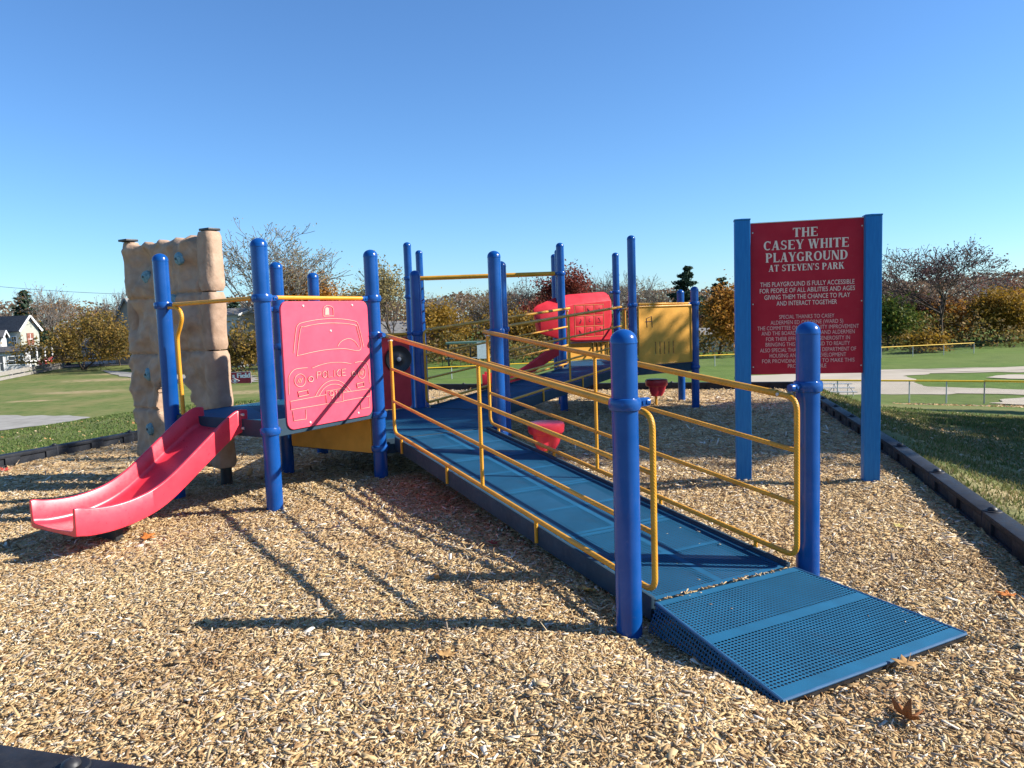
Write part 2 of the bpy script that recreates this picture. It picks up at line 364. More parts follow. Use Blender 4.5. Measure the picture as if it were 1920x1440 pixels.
# ------------------------------------------------------------------ ground
QUAD = [Vector((2.12, 1.35, 0)), Vector((5.6, 15.3, 0)), Vector((-2.75, 18.65, 0)), Vector((-7.2, 4.0, 0))]
def qdist(x, y):
    """signed distance to the mulch bed, negative inside"""
    best = 1e9; ins = True
    for i in range(4):
        a = QUAD[i]; b = QUAD[(i + 1) % 4]; ex, ey = b.x - a.x, b.y - a.y
        t = max(0, min(1, ((x - a.x) * ex + (y - a.y) * ey) / (ex * ex + ey * ey)))
        best = min(best, hypot(x - a.x - ex * t, y - a.y - ey * t))
        if ex * (y - a.y) - ey * (x - a.x) < 0: ins = False
    return -best if ins else best
def gauss(x, y, cx, cy, r): return math.exp(-((x - cx) ** 2 + (y - cy) ** 2) / r / r)
def plane_z(y): return -0.0236 * max(0, min(y, 18) - 7)
def mulch_z(x, y):
    z = plane_z(y)
    z += -0.035 * gauss(x, y, .53, 3.65, .5) - 0.05 * gauss(x, y, 1.5, 3.15, .9) - .05 * gauss(x, y, .7, 3.4, .35)
    z += 0.05 * gauss(x, y, -1.2, 7, .6) + .025 * gauss(x, y, -1.9, 5.95, .5) - .03 * gauss(x, y, -3.2, 5.1, .6)
    z += .045 * gauss(x, y, .55, 2.85, .45) + .03 * gauss(x, y, 2.9, 6.2, .35) + .03 * gauss(x, y, 1.95, 6.4, .3)
    z += -.03 * gauss(x, y, -.6, 3.2, .5) - .02 * gauss(x, y, 1.0, 2.4, .4)
    z += 0.022 * noise.noise(Vector((x * .9, y * .9, 3))) + 0.010 * noise.noise(Vector((x * 3, y * 3, 7)))
    q = Vector((x, y, 0)) - E1P; t = q.dot(A1P); w = q.dot(U1P)
    if -.1 < t < 1.0 and abs(w) < .60: z = min(z, -.055)
    elif -.1 < t < 1.1 and abs(w) < .70: z = min(z, -.02)
    return z
def terrain_z(x, y):
    d = qdist(x, y)
    z = plane_z(y) + 0.09
    if d > 0:
        s = min(1, d / 27.0); f = s if s < .7 else 1 - (1 - s) ** 2 / .6 * .5 - .0
        if s >= .7: f = .7 + (1 - .7) * (1 - ((1 - s) / .3) ** 2) * .5 + (s - .7) * .5
        wl = 1.0 if y > 6 else max(0.0, (y - 1) / 5) * 1.0
        R = -3.6 * f
        K = ((0, 0), (.5, .11), (2.2, .70), (6.7, 1.28), (12.2, 1.88), (26.8, 3.5), (32, 3.7), (9e9, 3.7)); R2 = 0
        for (d0, h0), (d1, h1) in zip(K[:-1], K[1:]):
            if d0 <= d < d1: R2 = -(h0 + (h1 - h0) * (d - d0) / (d1 - d0)); break
        wr = max(0.0, min(1.0, (x / max(y, 5.0) - .12) / .2))
        z += (R * (1 - wr) + R2 * wr) * wl
        if x < -4: z += .45 * gauss(x, y, -19, 34, 9) + .25 * gauss(x, y, -12, 24, 5) + .25 * gauss(x, y, -21, 24, 4)
        if d > 27: z += 0.0
        z += (0.03 * noise.noise(Vector((x * .35, y * .35, 1))) + .10 * noise.noise(Vector((x * .06, y * .06, 2)))) * min(1, d / 2) * (1 if d < 27 else max(0, 1 - (d - 27) / 8))
    if d < .15: z -= 0.36 * min(1, (.15 - d) / .09)
    return z
def gp(px, py, lo=2.0, hi=400.0):
    """where the view through this spot meets the terrain"""
    d = ray(px, py); n = 900; prev = lo
    for i in range(1, n + 1):
        Y = lo * (hi / lo) ** (i / n); q = EYE + d * (Y / d.y)
        if q.z < terrain_z(q.x, q.y):
            a, b = prev, Y
            for _ in range(25):
                m = (a + b) / 2; q = EYE + d * (m / d.y)
                if q.z < terrain_z(q.x, q.y): b = m
                else: a = m
            q = EYE + d * (b / d.y); q.z = terrain_z(q.x, q.y); return q
        prev = Y
    return EYE + d * (hi / d.y)
def axis_lines(lo, hi, fine_lo, fine_hi, step, grow=1.12):
    a = list(np.arange(fine_lo, fine_hi + 1e-6, step)); s = step; q = fine_hi
    while q < hi: s *= grow; q = min(hi, q + s); a.append(q)
    s = step; q = fine_lo
    while q > lo: s *= grow; q = max(lo, q - s); a.insert(0, q)
    return a
def ground_material():
    m, nt, b = _nt('grass_ground'); N = nt.nodes; Lk = nt.links
    g = N.new('ShaderNodeNewGeometry')
    def nz(scale, det=5):
        n = N.new('ShaderNodeTexNoise'); n.inputs['Scale'].default_value = scale; n.inputs['Detail'].default_value = det; Lk.new(g.outputs['Position'], n.inputs['Vector']); return n.outputs['Fac']
    a, bb, c, dd = nz(0.25), nz(1.6), nz(14, 6), nz(.07, 4)
    sp = N.new('ShaderNodeSeparateXYZ'); Lk.new(g.outputs['Position'], sp.inputs[0])
    lush = _mix(nt, _rng(nt, bb, .3, .7), (0.070, 0.135, 0.024), (0.120, 0.190, 0.040))
    lush = _mix(nt, _rng(nt, dd, .42, .62, 0, .5), lush, (0.150, 0.180, 0.055))
    lush = _mix(nt, _rng(nt, nz(.45, 6), .42, .66, 0, .45), lush, (0.060, 0.105, 0.022))
    rough = _mix(nt, _rng(nt, bb, .35, .65), (0.075, 0.120, 0.026), (0.150, 0.175, 0.055))
    rough = _mix(nt, _rng(nt, a, .45, .66, 0, .65), rough, (0.25, 0.205, 0.09))
    far = _rng(nt, sp.outputs['Y'], 28, 46, 0, 1)
    lf = _rng(nt, sp.outputs['X'], -22, -6, 0, 1); fm = N.new('ShaderNodeMath'); fm.operation = 'MULTIPLY'; Lk.new(far, fm.inputs[0]); Lk.new(lf, fm.inputs[1])
    col = _mix(nt, fm.outputs[0], rough, lush)
    col = _mix(nt, _rng(nt, c, .45, .75, 0, .5), col, (0.20, 0.19, 0.075))
    # trodden bare patches on the left-hand slope
    fac = None
    for cx, cy, rx, ry in WORN:
        v = N.new('ShaderNodeVectorMath'); v.operation = 'SUBTRACT'; v.inputs[1].default_value = (cx, cy, 0); Lk.new(g.outputs['Position'], v.inputs[0])
        w = N.new('ShaderNodeVectorMath'); w.operation = 'MULTIPLY'; w.inputs[1].default_value = (1 / rx, 1 / ry, 0); Lk.new(v.outputs[0], w.inputs[0])
        l = N.new('ShaderNodeVectorMath'); l.operation = 'LENGTH'; Lk.new(w.outputs[0], l.inputs[0])
        q = _rng(nt, l.outputs['Value'], .4, 1.1, 1, 0)
        if fac is None: fac = q
        else:
            x = N.new('ShaderNodeMath'); x.operation = 'MAXIMUM'; Lk.new(fac, x.inputs[0]); Lk.new(q, x.inputs[1]); fac = x.outputs[0]
    x = N.new('ShaderNodeMath'); x.operation = 'MULTIPLY'; Lk.new(fac, x.inputs[0]); Lk.new(_rng(nt, bb, .3, .62, .15, 1), x.inputs[1])
    col = _mix(nt, x.outputs[0], col, (0.36, 0.27, 0.15))
    Lk.new(col, b.inputs['Base Color']); b.inputs['Roughness'].default_value = .95; b.inputs['Specular IOR Level'].default_value = .1
    _bump(nt, b, c, .8, .04); return m
WORN = []
for px, py, rx, ry in ((150, 735, 4.5, 1.6), (205, 712, 6, 2.5), (60, 752, 2.5, .8), (235, 700, 4, 2), (452, 760, 1.6, 1.2), (470, 735, 3, 2)):
    q = gp(px, py); WORN.append((q.x, q.y, rx, ry))
WORN += [(4.3, 5.6, 1.3, 1.5), (5.6, 7.6, 1.6, 1.4), (5.2, 9.6, .9, 1.5), (7.5, 9.8, 1.8, 1.6), (7.0, 13.0, 1.5, 2.0), (3.6, 4.0, .8, 1.0)]
M['ground'] = ground_material()
def make_ground():
    xs = axis_lines(-1500, 1500, -9, 8, .17); ys = axis_lines(-60, 2500, 0, 20, .17)
    V = [(x, y, terrain_z(x, y)) for y in ys for x in xs]; nx = len(xs)
    F = [(j * nx + i, j * nx + i + 1, (j + 1) * nx + i + 1, (j + 1) * nx + i) for j in range(len(ys) - 1) for i in range(nx - 1)]
    o = link_mesh('ground', np_mesh('ground', V, F, 'ground', True)); tag(o, kind='structure')
make_ground()

def mulch_material():
    m, nt, b = _nt('wood_chip_bed'); N = nt.nodes; Lk = nt.links
    g = N.new('ShaderNodeNewGeometry')
    vs_ = []
    for rot, sc in ((0.3, (55, 20, 30)), (1.5, (60, 22, 30)), (2.4, (48, 18, 30))):
        mp = N.new('ShaderNodeMapping'); mp.inputs['Rotation'].default_value[2] = rot; mp.inputs['Scale'].default_value = sc; Lk.new(g.outputs['Position'], mp.inputs[0])
        v = N.new('ShaderNodeTexVoronoi'); v.inputs['Scale'].default_value = 1; Lk.new(mp.outputs[0], v.inputs['Vector']); vs_.append(v)
    stops = [(0, (0.20, 0.11, 0.045)), (.25, (0.40, 0.25, 0.11)), (.5, (0.52, 0.35, 0.16)), (.8, (0.62, 0.45, 0.23)), (1, (0.80, 0.66, 0.44))]
    cs = []
    for v in vs_:
        s = N.new('ShaderNodeSeparateColor'); Lk.new(v.outputs['Color'], s.inputs[0]); cs.append((_ramp(nt, s.outputs[0], stops), s.outputs[1]))
    c = _mix(nt, _rng(nt, cs[1][1], .5, .52), cs[0][0], cs[1][0]); c = _mix(nt, _rng(nt, cs[2][1], .6, .62), c, cs[2][0])
    n = _noise(nt, .8, 4); c = _mix(nt, _rng(nt, n, .35, .7, 0, .35), c, (0.32, 0.20, 0.095))
    Lk.new(c, b.inputs['Base Color']); b.inputs['Roughness'].default_value = .9; b.inputs['Specular IOR Level'].default_value = .15
    ad = N.new('ShaderNodeMath'); ad.operation = 'ADD'; Lk.new(vs_[0].outputs['Distance'], ad.inputs[0]); Lk.new(vs_[1].outputs['Distance'], ad.inputs[1])
    _bump(nt, b, ad.outputs[0], .6, .012); return m
M['mulch'] = mulch_material()
def make_mulch():
    n = 220; V = []
    A, B, C, D = QUAD
    cx = (A + B + C + D) / 4
    q = [k + (k - cx).normalized() * .04 for k in QUAD]
    for j in range(n + 1):
        t = j / n
        for i in range(n + 1):
            s = i / n; w = (q[3] * (1 - s) + q[0] * s) * (1 - t) + (q[2] * (1 - s) + q[1] * s) * t
            V.append((w.x, w.y, mulch_z(w.x, w.y)))
    F = [(j * (n + 1) + i, j * (n + 1) + i + 1, (j + 1) * (n + 1) + i + 1, (j + 1) * (n + 1) + i) for j in range(n) for i in range(n)]
    tag(link_mesh('mulch_bed', np_mesh('mulch_bed', V, F, 'mulch', True)), kind='structure')
make_mulch()
def chip_material(name, cols):
    m, nt, b = _nt(name); N = nt.nodes; g = N.new('ShaderNodeNewGeometry')
    c = _ramp(nt, g.outputs['Random Per Island'], [(i / len(cols), q) for i, q in enumerate(cols)], True)
    def nz(sc, det):
        n = N.new('ShaderNodeTexNoise'); n.inputs['Scale'].default_value = sc; n.inputs['Detail'].default_value = det; nt.links.new(g.outputs['Position'], n.inputs['Vector']); return n.outputs['Fac']
    # damp and trodden patches are browner, dry raked ones paler; grain along the chips
    c = _mix(nt, _rng(nt, nz(1.1, 5), .48, .70, 0, .55), c, (0.25, 0.13, 0.055))
    c = _mix(nt, _rng(nt, nz(.55, 3), .5, .75, 0, .35), c, (0.66, 0.50, 0.27))
    c = _mix(nt, _rng(nt, nz(220, 2), .4, .7, 0, .35), c, (0.30, 0.18, 0.08))
    nt.links.new(c, b.inputs['Base Color']); b.inputs['Roughness'].default_value = .85; b.inputs['Specular IOR Level'].default_value = .2; return m
M['chip'] = chip_material('wood_chip', [(0.17, 0.095, 0.045), (0.30, 0.185, 0.085), (0.42, 0.285, 0.135), (0.50, 0.355, 0.175), (0.53, 0.38, 0.19), (0.58, 0.43, 0.225), (0.63, 0.48, 0.265), (0.50, 0.35, 0.165), (0.36, 0.30, 0.225), (0.46, 0.40, 0.31), (0.60, 0.44, 0.22), (0.70, 0.56, 0.35), (0.40, 0.25, 0.115), (0.84, 0.76, 0.60)])
def in_view(x, y, z=0, m=60):
    d = Vector((x, y, z)) - EYE; k = d.dot(_fw)
    if k < .5: return False
    u = 960 + F_PX * d.dot(CR) / k; v = 720 - F_PX * d.dot(CU) / k
    return -m * 3 < u < 1920 + m * 3 and v < 1440 + m * 3
def on_plate(x, y):
    q = Vector((x, y, 0)) - E1P; t = q.dot(A1P); w = q.dot(U1P)
    return -.02 < t < .93 and abs(w) < .48 + .11 * t / .93
def make_chips():
    rng = np.random.default_rng(5); P = []
    for lo, hi, dens, big in ((1.9, 4.6, 6200, .78), (4.6, 7.5, 3100, .98), (7.5, 11.5, 800, 1.45), (11.5, 18.8, 320, 1.9)):
        xs = rng.uniform(-7.3, 5.7, int((hi - lo) * 13 * dens)); ys = rng.uniform(lo, hi, len(xs))
        keep = [(x, y) for x, y in zip(xs, ys) if in_view(x, y) and qdist(x, y) < -.01 and not on_plate(x, y)]
        P += [(x, y, big) for x, y in keep]
    n0 = len(P); extra = []
    for _ in range(90):                                      # caught in the gap between the ramp and the loose plate
        q = E1P + A1P * (.018 + rng.normal(0, .006)) + U1P * rng.uniform(-.46, .46); extra.append((q.x, q.y, .62, .060 + rng.uniform(0, .006)))
    for _ in range(20):                                      # kicked up on to the plate and the foot of the ramp
        t = rng.uniform(-1.3, .85); w = rng.uniform(-.44, .44); q = E1P + A1P * t + U1P * w
        extra.append((q.x, q.y, .6, (.063 - .074 * t / .9 if t > 0 else .058 - .0875 * t) + .004))
    P += [e_[:3] for e_ in extra]
    n = len(P); P = np.array(P)
    # bilinear lookup of the bed height
    gx = np.arange(-8, 6.6, .1); gy = np.arange(.5, 19.6, .1); H = np.array([[mulch_z(a, b) for a in gx] for b in gy])
    fx = (P[:, 0] + 8) / .1; fy = (P[:, 1] - .5) / .1; ix = fx.astype(int); iy = fy.astype(int); fx -= ix; fy -= iy
    z = H[iy, ix] * (1 - fx) * (1 - fy) + H[iy, ix + 1] * fx * (1 - fy) + H[iy + 1, ix] * (1 - fx) * fy + H[iy + 1, ix + 1] * fx * fy
    z[n0:] = [e_[3] for e_ in extra]
    L = rng.gamma(2.8, .0092, n).clip(.010, .075) * P[:, 2]; bigc = (rng.random(n) < .05) & (np.arange(n) < len(P) - 136); L[bigc] *= rng.uniform(1.3, 1.9, bigc.sum()); L = np.minimum(L, .062 * np.maximum(1, P[:, 2]));  Wd = (L * rng.uniform(.10, .30, n)).clip(.0035, .014 * P[:, 2].max()); T = rng.uniform(.0006, .0019, n)
    Wd[bigc] *= rng.uniform(1.2, 1.9, bigc.sum()); yaw = rng.uniform(0, 2 * pi, n); pit = rng.normal(0, .15, n); rol = rng.normal(0, .24, n)
    pit[n0:] = 0; rol[n0:] *= .3
    stick = (rng.random(n) < .04) & (np.arange(n) < n0); pit[stick] = rng.uniform(.5, 1.0, stick.sum())
    ca, sa, cp_, sp_, cr_, sr_ = np.cos(yaw), np.sin(yaw), np.cos(pit), np.sin(pit), np.cos(rol), np.sin(rol)
    X = np.stack([ca * cp_, sa * cp_, sp_], 1); Y0 = np.stack([-sa, ca, 0 * ca], 1); Z0 = np.cross(X, Y0)
    Y = Y0 * cr_[:, None] + Z0 * sr_[:, None]; Z = np.cross(X, Y)
    C = np.stack([P[:, 0], P[:, 1], z + np.where(np.arange(n) < n0, rng.uniform(.000, .012, n), .001) + np.abs(np.sin(pit)) * L * .4], 1)
    tp = rng.uniform(.45, 1, n)
    V = np.empty((n, 8, 3))
    for k, (i, j, q) in enumerate([(-1, -1, -1), (1, -1, -1), (1, 1, -1), (-1, 1, -1), (-1, -1, 1), (1, -1, 1), (1, 1, 1), (-1, 1, 1)]):
        w = Wd * (tp if i > 0 else 1)
        V[:, k] = C + X * (i * L / 2)[:, None] + Y * (j * w / 2)[:, None] + Z * (q * T)[:, None]
    base = np.arange(n)[:, None, None] * 8
    F = (np.array([(4, 5, 6, 7), (0, 1, 5, 4), (1, 2, 6, 5), (2, 3, 7, 6), (3, 0, 4, 7)])[None] + base).reshape(-1, 4)
    tag(link_mesh('wood_chips', np_mesh('wood_chips', V.reshape(-1, 3), F, 'chip')), kind='stuff')
    print('chips', n)
make_chips()

M['blade'] = foliage('grass_blade', [(0.06, 0.10, 0.02), (0.10, 0.15, 0.03), (0.14, 0.18, 0.045), (0.22, 0.20, 0.08), (0.30, 0.23, 0.11), (0.38, 0.29, 0.15)], .3)
M['bladegreen'] = foliage('green_grass_blade', [(0.06, 0.105, 0.02), (0.09, 0.145, 0.03), (0.12, 0.17, 0.04), (0.24, 0.22, 0.09)], .3)
def grass_patch(name, region, n, h, mat, seed, clump=.55):
    rng = np.random.default_rng(seed); V = []
    x0, x1, y0, y1 = region; cnt = 0; tries = 0
    pts = []
    while cnt < n and tries < n * 12:
        tries += 1; x = rng.uniform(x0, x1); y = y0 + (y1 - y0) * rng.random() ** 1.5
        if not in_view(x, y, 0, 30) or qdist(x, y) < .16: continue
        if noise.noise(Vector((x * 1.3, y * 1.3, 9))) < -clump + .9 * rng.random() - .35: continue
        pts.append((x, y, terrain_z(x, y))); cnt += 1
    P = np.array(pts); m = len(P); H = rng.uniform(.4, 1, m) * h * (1 + P[:, 1] * .02); yaw = rng.uniform(0, 2 * pi, m); w = H * .13 + .003 + P[:, 1] * .0004
    lean = rng.normal(0, .5, (m, 2)) * H[:, None]
    V = np.empty((m, 3, 3)); V[:, 0] = P + np.stack([np.cos(yaw) * w, np.sin(yaw) * w, 0 * w - .01], 1); V[:, 1] = P - np.stack([np.cos(yaw) * w, np.sin(yaw) * w, 0 * w + .01], 1)
    V[:, 2] = P + np.concatenate([lean, H[:, None]], 1)
    tag(link_mesh(name, np_mesh(name, V.reshape(-1, 3), np.arange(m * 3).reshape(-1, 3), mat)), kind='stuff')
grass_patch('grass', (2.2, 16, 3, 22), 48000, .042, 'blade', 1, .35)
grass_patch('grass', (-26, -4, 7, 34), 42000, .045, 'bladegreen', 2, .45)
grass_patch('grass', (-6, 14, 14.5, 30), 16000, .06, 'bladegreen', 3, .6)

def flat_patch(name, pts, mat, dz=.012, cuts=5):
    """a sheet laid on the terrain over a polygon"""
    P = [Vector((q[0], q[1], 0)) for q in pts]; tri = tessellate_polygon([P]); bm = bmesh.new(); bv = [bm.verts.new(q) for q in P]
    for t in tri: bm.faces.new([bv[k] for k in t])
    bmesh.ops.subdivide_edges(bm, edges=bm.edges[:], cuts=cuts, use_grid_fill=True)
    for v in bm.verts:
        r = min(.9, .012 * v.co.y); v.co.x += r * noise.noise(Vector((v.co.x * .8, v.co.y * .8, 3))); v.co.y += r * noise.noise(Vector((v.co.x * .8, v.co.y * .8, 13)))
        v.co.z = terrain_z(v.co.x, v.co.y) + dz
    bmesh.ops.triangulate(bm, faces=bm.faces[:]); [f.normal_flip() for f in bm.faces if (f.normal_update() or f.normal.z < 0)]; me = bpy.data.meshes.new(name); bm.to_mesh(me); bm.free(); me.materials.append(M[mat])
    return tag(link_mesh(name, me), kind='structure')
def gpoly(pts): return [atz(*q, -3.85)[:2] for q in pts]
flat_patch('path', [(q.x, q.y) for q in (gp(-160, 812), gp(-160, 781), gp(0, 779), gp(90, 780), gp(178, 782), gp(100, 796), gp(0, 808))], 'concrete', .03)
flat_patch('path', [(q.x, q.y) for q in (gp(180, 694), gp(300, 702), gp(420, 706), gp(480, 705), gp(480, 717), gp(400, 720), gp(300, 716), gp(230, 706))], 'concrete', .05)
flat_patch('infield', gpoly([(1400, 733), (1540, 742), (1640, 740), (1735, 739), (1800, 738), (1735, 724), (1712, 714), (1696, 705), (1750, 700), (1990, 697), (2100, 690), (2100, 684), (1920, 687), (1660, 693), (1560, 698), (1380, 706)]), 'infield', .03)
flat_patch('infield', gpoly([(1738, 725), (1800, 738), (2100, 744), (2100, 736), (1920, 731)]), 'infield', .035)
flat_patch('infield', gpoly([(1862, 764), (1880, 754), (1905, 746), (1960, 742), (2100, 744), (2100, 775)]), 'infield', .045)
flat_patch('infield', gpoly([(1845, 708), (1890, 703), (2000, 702), (2000, 711), (1890, 711)]), 'infield', .045)
flat_patch('road', [(-95, 96), (-30, 108), (60, 120), (60, 128), (-30, 117), (-95, 106)], 'asphalt', .06)
# ------------------------------------------------------------------ the play structure: one bolted assembly
PLAY = thing('play_structure', (0.2, 9.5, plane_z(9.5)), 'large blue, red and yellow playground structure with ramps, slides and climbing wall', 'play structure')
RP = 0.0635
def collar(post, c, z, lug=None):
    """rounded clamp band round a post, with a lug towards `lug` and a bolt"""
    b = MB(); prof = [(RP + .001, -.030), (RP + .010, -.027), (RP + .0145, -.015), (RP + .0155, 0), (RP + .0145, .015), (RP + .010, .027), (RP + .001, .030)]
    b.lathe((c.x, c.y, z), prof, 24, caps=False)
    if lug is not None:
        d = Vector((lug.x, lug.y, 0)).normalized(); s = d.cross(UPZ)
        q = Vector((c.x, c.y, z)) + d * (RP + .035)
        b.box(q, (.036, .016, .021), d, s, UPZ, .008)
        b.tube([q - s * .023, q + s * .023], .009, 8)
        b.lathe(q + d * .03, [(.021, -.012), (.022, .0), (.020, .012)], 14, d)
    for a in (0.4, 2.4, 4.4):
        d = Vector((cos(a), sin(a), 0)); q = Vector((c.x, c.y, z)) + d * (RP + .020)
        b.tube([q, q + d * .004], .007, 6)
    return b.build('collar', 'blue', post)
POST = {}
def make_post(n):
    c = p[n]; z0 = mulch_z(c.x, c.y) - .12; z1 = TOP[n]
    b = MB(); prof = [(RP, z0), (RP, z1 - RP - .004), (RP + .0022, z1 - RP - .003), (RP + .0022, z1 - RP + .003)]
    prof += [((RP + .0015) * cos(a), z1 - RP + .006 + (RP - .006) * sin(a)) for a in [pi / 2 * k / 7 for k in range(7)]] + [(.004, z1)]
    b.lathe((c.x, c.y, 0), prof, 28)
    POST[n] = b.build('post', 'blue', PLAY, ang=60)
for n in TOP: make_post(n)
a1 = e2(TH - pi / 2); u1 = e2(TH)            # down ramp 1 / across it
a2 = -e2(TH + pi / 6); u2 = e2(TH - pi / 3)  # down ramp 2 (towards the middle deck) / across
CEN_A = (p['P3'] + p['P6']) / 2; CEN_C = (p['P14'] + p['P17']) / 2; CEN_B = (p['P3'] + p['P12']) / 2
def to(n, q): return (q - p[n])
for n, z, lug in [('P3', 1.673, to('P3', p['P9'])), ('P3', 1.346, a1 + u1 * .35), ('P3', .625, to('P3', CEN_B)), ('P3', .315, to('P3', CEN_A)), ('P1', 1.054, u1), ('P2', 1.047, -u1),
                  ('P12', 1.665, to('P12', p['P9'])), ('P9', 1.68, to('P9', p['P3'])), ('P9', .655, to('P9', CEN_B)), ('P10', 1.62, to('P10', p['P12'])), ('P10', 1.25, to('P10', p['P3'])), ('P10', .655, to('P10', CEN_B)),
                  ('P4', 1.325, -u1), ('P4', .315, to('P4', CEN_A)), ('P5', 1.32, u2 * -1), ('P6', 1.294, to('P6', p['P11'])), ('P6', .31, to('P6', CEN_A)), ('P11', 1.29, to('P11', p['P6'])),
                  ('P7', 2.12, to('P7', p['P14'])), ('P7', 1.82, to('P7', p['P8'])), ('P8', 2.165, to('P8', p['P18'])), ('P8', 1.765, to('P8', p['P7'])),
                  ('P14', 2.109, to('P14', p['P7'])), ('P14', .53, to('P14', CEN_C)), ('P13', 1.56, a2), ('P13', .53, to('P13', CEN_C)), ('P15', 1.818, to('P15', p['P18'])), ('P15', 1.504, to('P15', p['P16'])),
                  ('P17', 1.554, to('P17', p['P13'])), ('P17', .53, to('P17', CEN_C)), ('P16', 1.55, to('P16', p['P15'])), ('P18', 2.165, to('P18', p['P8']))]:
    collar(POST[n], p[n], z, lug)

# decks and ramps: perforated sheets with folded steel edges
def uv_sheet(name, corners, X, Y, mat, parent, O=None, thick=False):
    """flat polygon with UVs in metres along X and Y"""
    C = [Vector(c) for c in corners]; O = Vector(O) if O is not None else C[0]
    org = sum(C, Vector()) / len(C)
    me = bpy.data.meshes.new(name); n = len(C); nr = (C[1] - C[0]).cross(C[2] - C[0]).normalized(); nr = nr if nr.z > 0 else -nr
    lay = (0, .005, .010) if thick else (0,)
    me.from_pydata([c - org - nr * k for k in lay for c in C], [], [tuple(range(j * n, j * n + n)) for j in range(len(lay))])
    uv = me.uv_layers.new(name='UVMap')
    for l in me.loops: d = C[l.vertex_index % n] - O; uv.data[l.index].uv = (d.dot(X), d.dot(Y))
    me.materials.append(M[mat] if isinstance(mat, str) else mat); return link_mesh(name, me, parent, org)
M['perf_plate'] = perforated('perforated_ramp_plate', (0.012, 0.098, 0.225), .0175, .0112, 0, .5, [(1, -1, .045), (1, .40, .455), (1, .835, 5), (0, -5, .03)])
M['perf_deck'] = perforated('perforated_deck_plate', (0.007, 0.088, 0.180), .0185, .0118, 0, .5, [(0, -5, .035)])
M['perf_ramp'] = perforated('perforated_ramp_sheet', (0.007, 0.088, 0.180), .0200, .0140, 0, .5, [(0, -5, .03), (0, .445, .475), (0, .89, 5), (1, -5, .03), (1, .45, .485), (1, .90, 5)])
def deck(pts, z, name='deck'):
    o = uv_sheet(name, [Vector((q.x, q.y, z)) for q in pts], e2(TH), e2(TH + pi / 2), 'perf_deck', PLAY)
    pn = MB(); pn.add([Vector((q.x, q.y, z - .022)) for q in pts], [tuple(range(len(pts)))]); pn.build('hole_shade', 'pan', o, smooth=False)  # added dark sheet, makes the deck holes read as shaded
    b = MB(); n = len(pts); c = sum(pts, Vector()) / n
    for i in range(n):
        q, r = pts[i], pts[(i + 1) % n]; d = (r - q).normalized(); inn = (c - (q + r) / 2).normalized()
        m = (q + r) / 2
        b.box(Vector((m.x, m.y, z - .065)) - inn * .006, ((r - q).length / 2 - .05, .007, .068), d, inn, UPZ, .004)
    for i in range(n // 2):
        q, r = pts[i], pts[(i + n // 2) % n]; d = (r - q).normalized(); m = (q + r) / 2
        b.box(Vector((m.x, m.y, z - .055)), ((r - q).length / 2 - .1, .02, .045), d, d.cross(UPZ), UPZ)
    b.build('deck_frame', 'stringer', o, smooth=False); return o
def inset(pts, d):
    c = sum(pts, Vector()) / len(pts); return [q + (c - q).normalized() * d for q in pts]
deck(inset([p[k] for k in ('P3', 'P4', 'P5', 'P6', 'P11', 'P10')], .03), ZA)
deck(inset([p[k] for k in ('P9', 'P3', 'P10', 'P12')], .02), ZB)
deck(inset([p[k] for k in ('P14', 'P13', 'P17', 'P16', 'P15', 'P18')], .03), ZC)
def ramp(q0, z0, q1, z1, across, nplates):
    """q0 top middle, q1 bottom middle"""
    d = (q1 - q0); L = d.length; ax = Vector((d.x, d.y, z1 - z0)).normalized(); hw = .46
    nrm = across.cross(ax).normalized(); nrm = nrm if nrm.z > 0 else -nrm
    root = None
    A = Vector((q0.x, q0.y, z0)); LL = Vector((d.x, d.y, z1 - z0)).length
    b = MB()
    for s in (-1, 1):
        b.box(A + ax * LL / 2 + across * s * (hw + .012) - nrm * .040, (LL / 2, .010, .062), ax, across, nrm, .005)
        b.box(A + ax * LL / 2 + across * s * (hw + .006) + nrm * .006, (LL / 2, .014, .006), ax, across, nrm, .004)
    for k in range(nplates + 1):
        b.box(A + ax * min(LL - .03, max(.03, LL * k / nplates)) - nrm * .05, (.022, hw, .042), ax, across, nrm)
    root = b.build('ramp', 'stringer', PLAY, ang=30)
    pn = MB(); pn.add([A + ax * q - nrm * .020 + across * s * hw for q, s in ((0, -1), (0, 1), (LL, 1), (LL, -1))], [(0, 1, 2, 3)]); pn.build('hole_shade', 'pan', root, smooth=False)  # added dark sheet in place of the shade under the ramp holes
    for k in range(nplates):
        s0 = LL * k / nplates + .004; s1 = LL * (k + 1) / nplates - .004
        c = [A + ax * s0 - across * hw, A + ax * s0 + across * hw, A + ax * s1 + across * hw, A + ax * s1 - across * hw]
        uv_sheet('ramp_plate', c, across, ax, 'perf_ramp', root, c[0])
    return root
EA = (p['P3'] + p['P4']) / 2; E1 = (p['P1'] + p['P2']) / 2
ramp(EA + a1 * .02, ZA + .001, E1, ZR, u1, 4)
EB = (p['P5'] + p['P6']) / 2; EC = (p['P13'] + p['P14']) / 2
ramp(EC + a2 * .02, ZC + .001, EB - a2 * .02, ZA + .002, u2, 4)

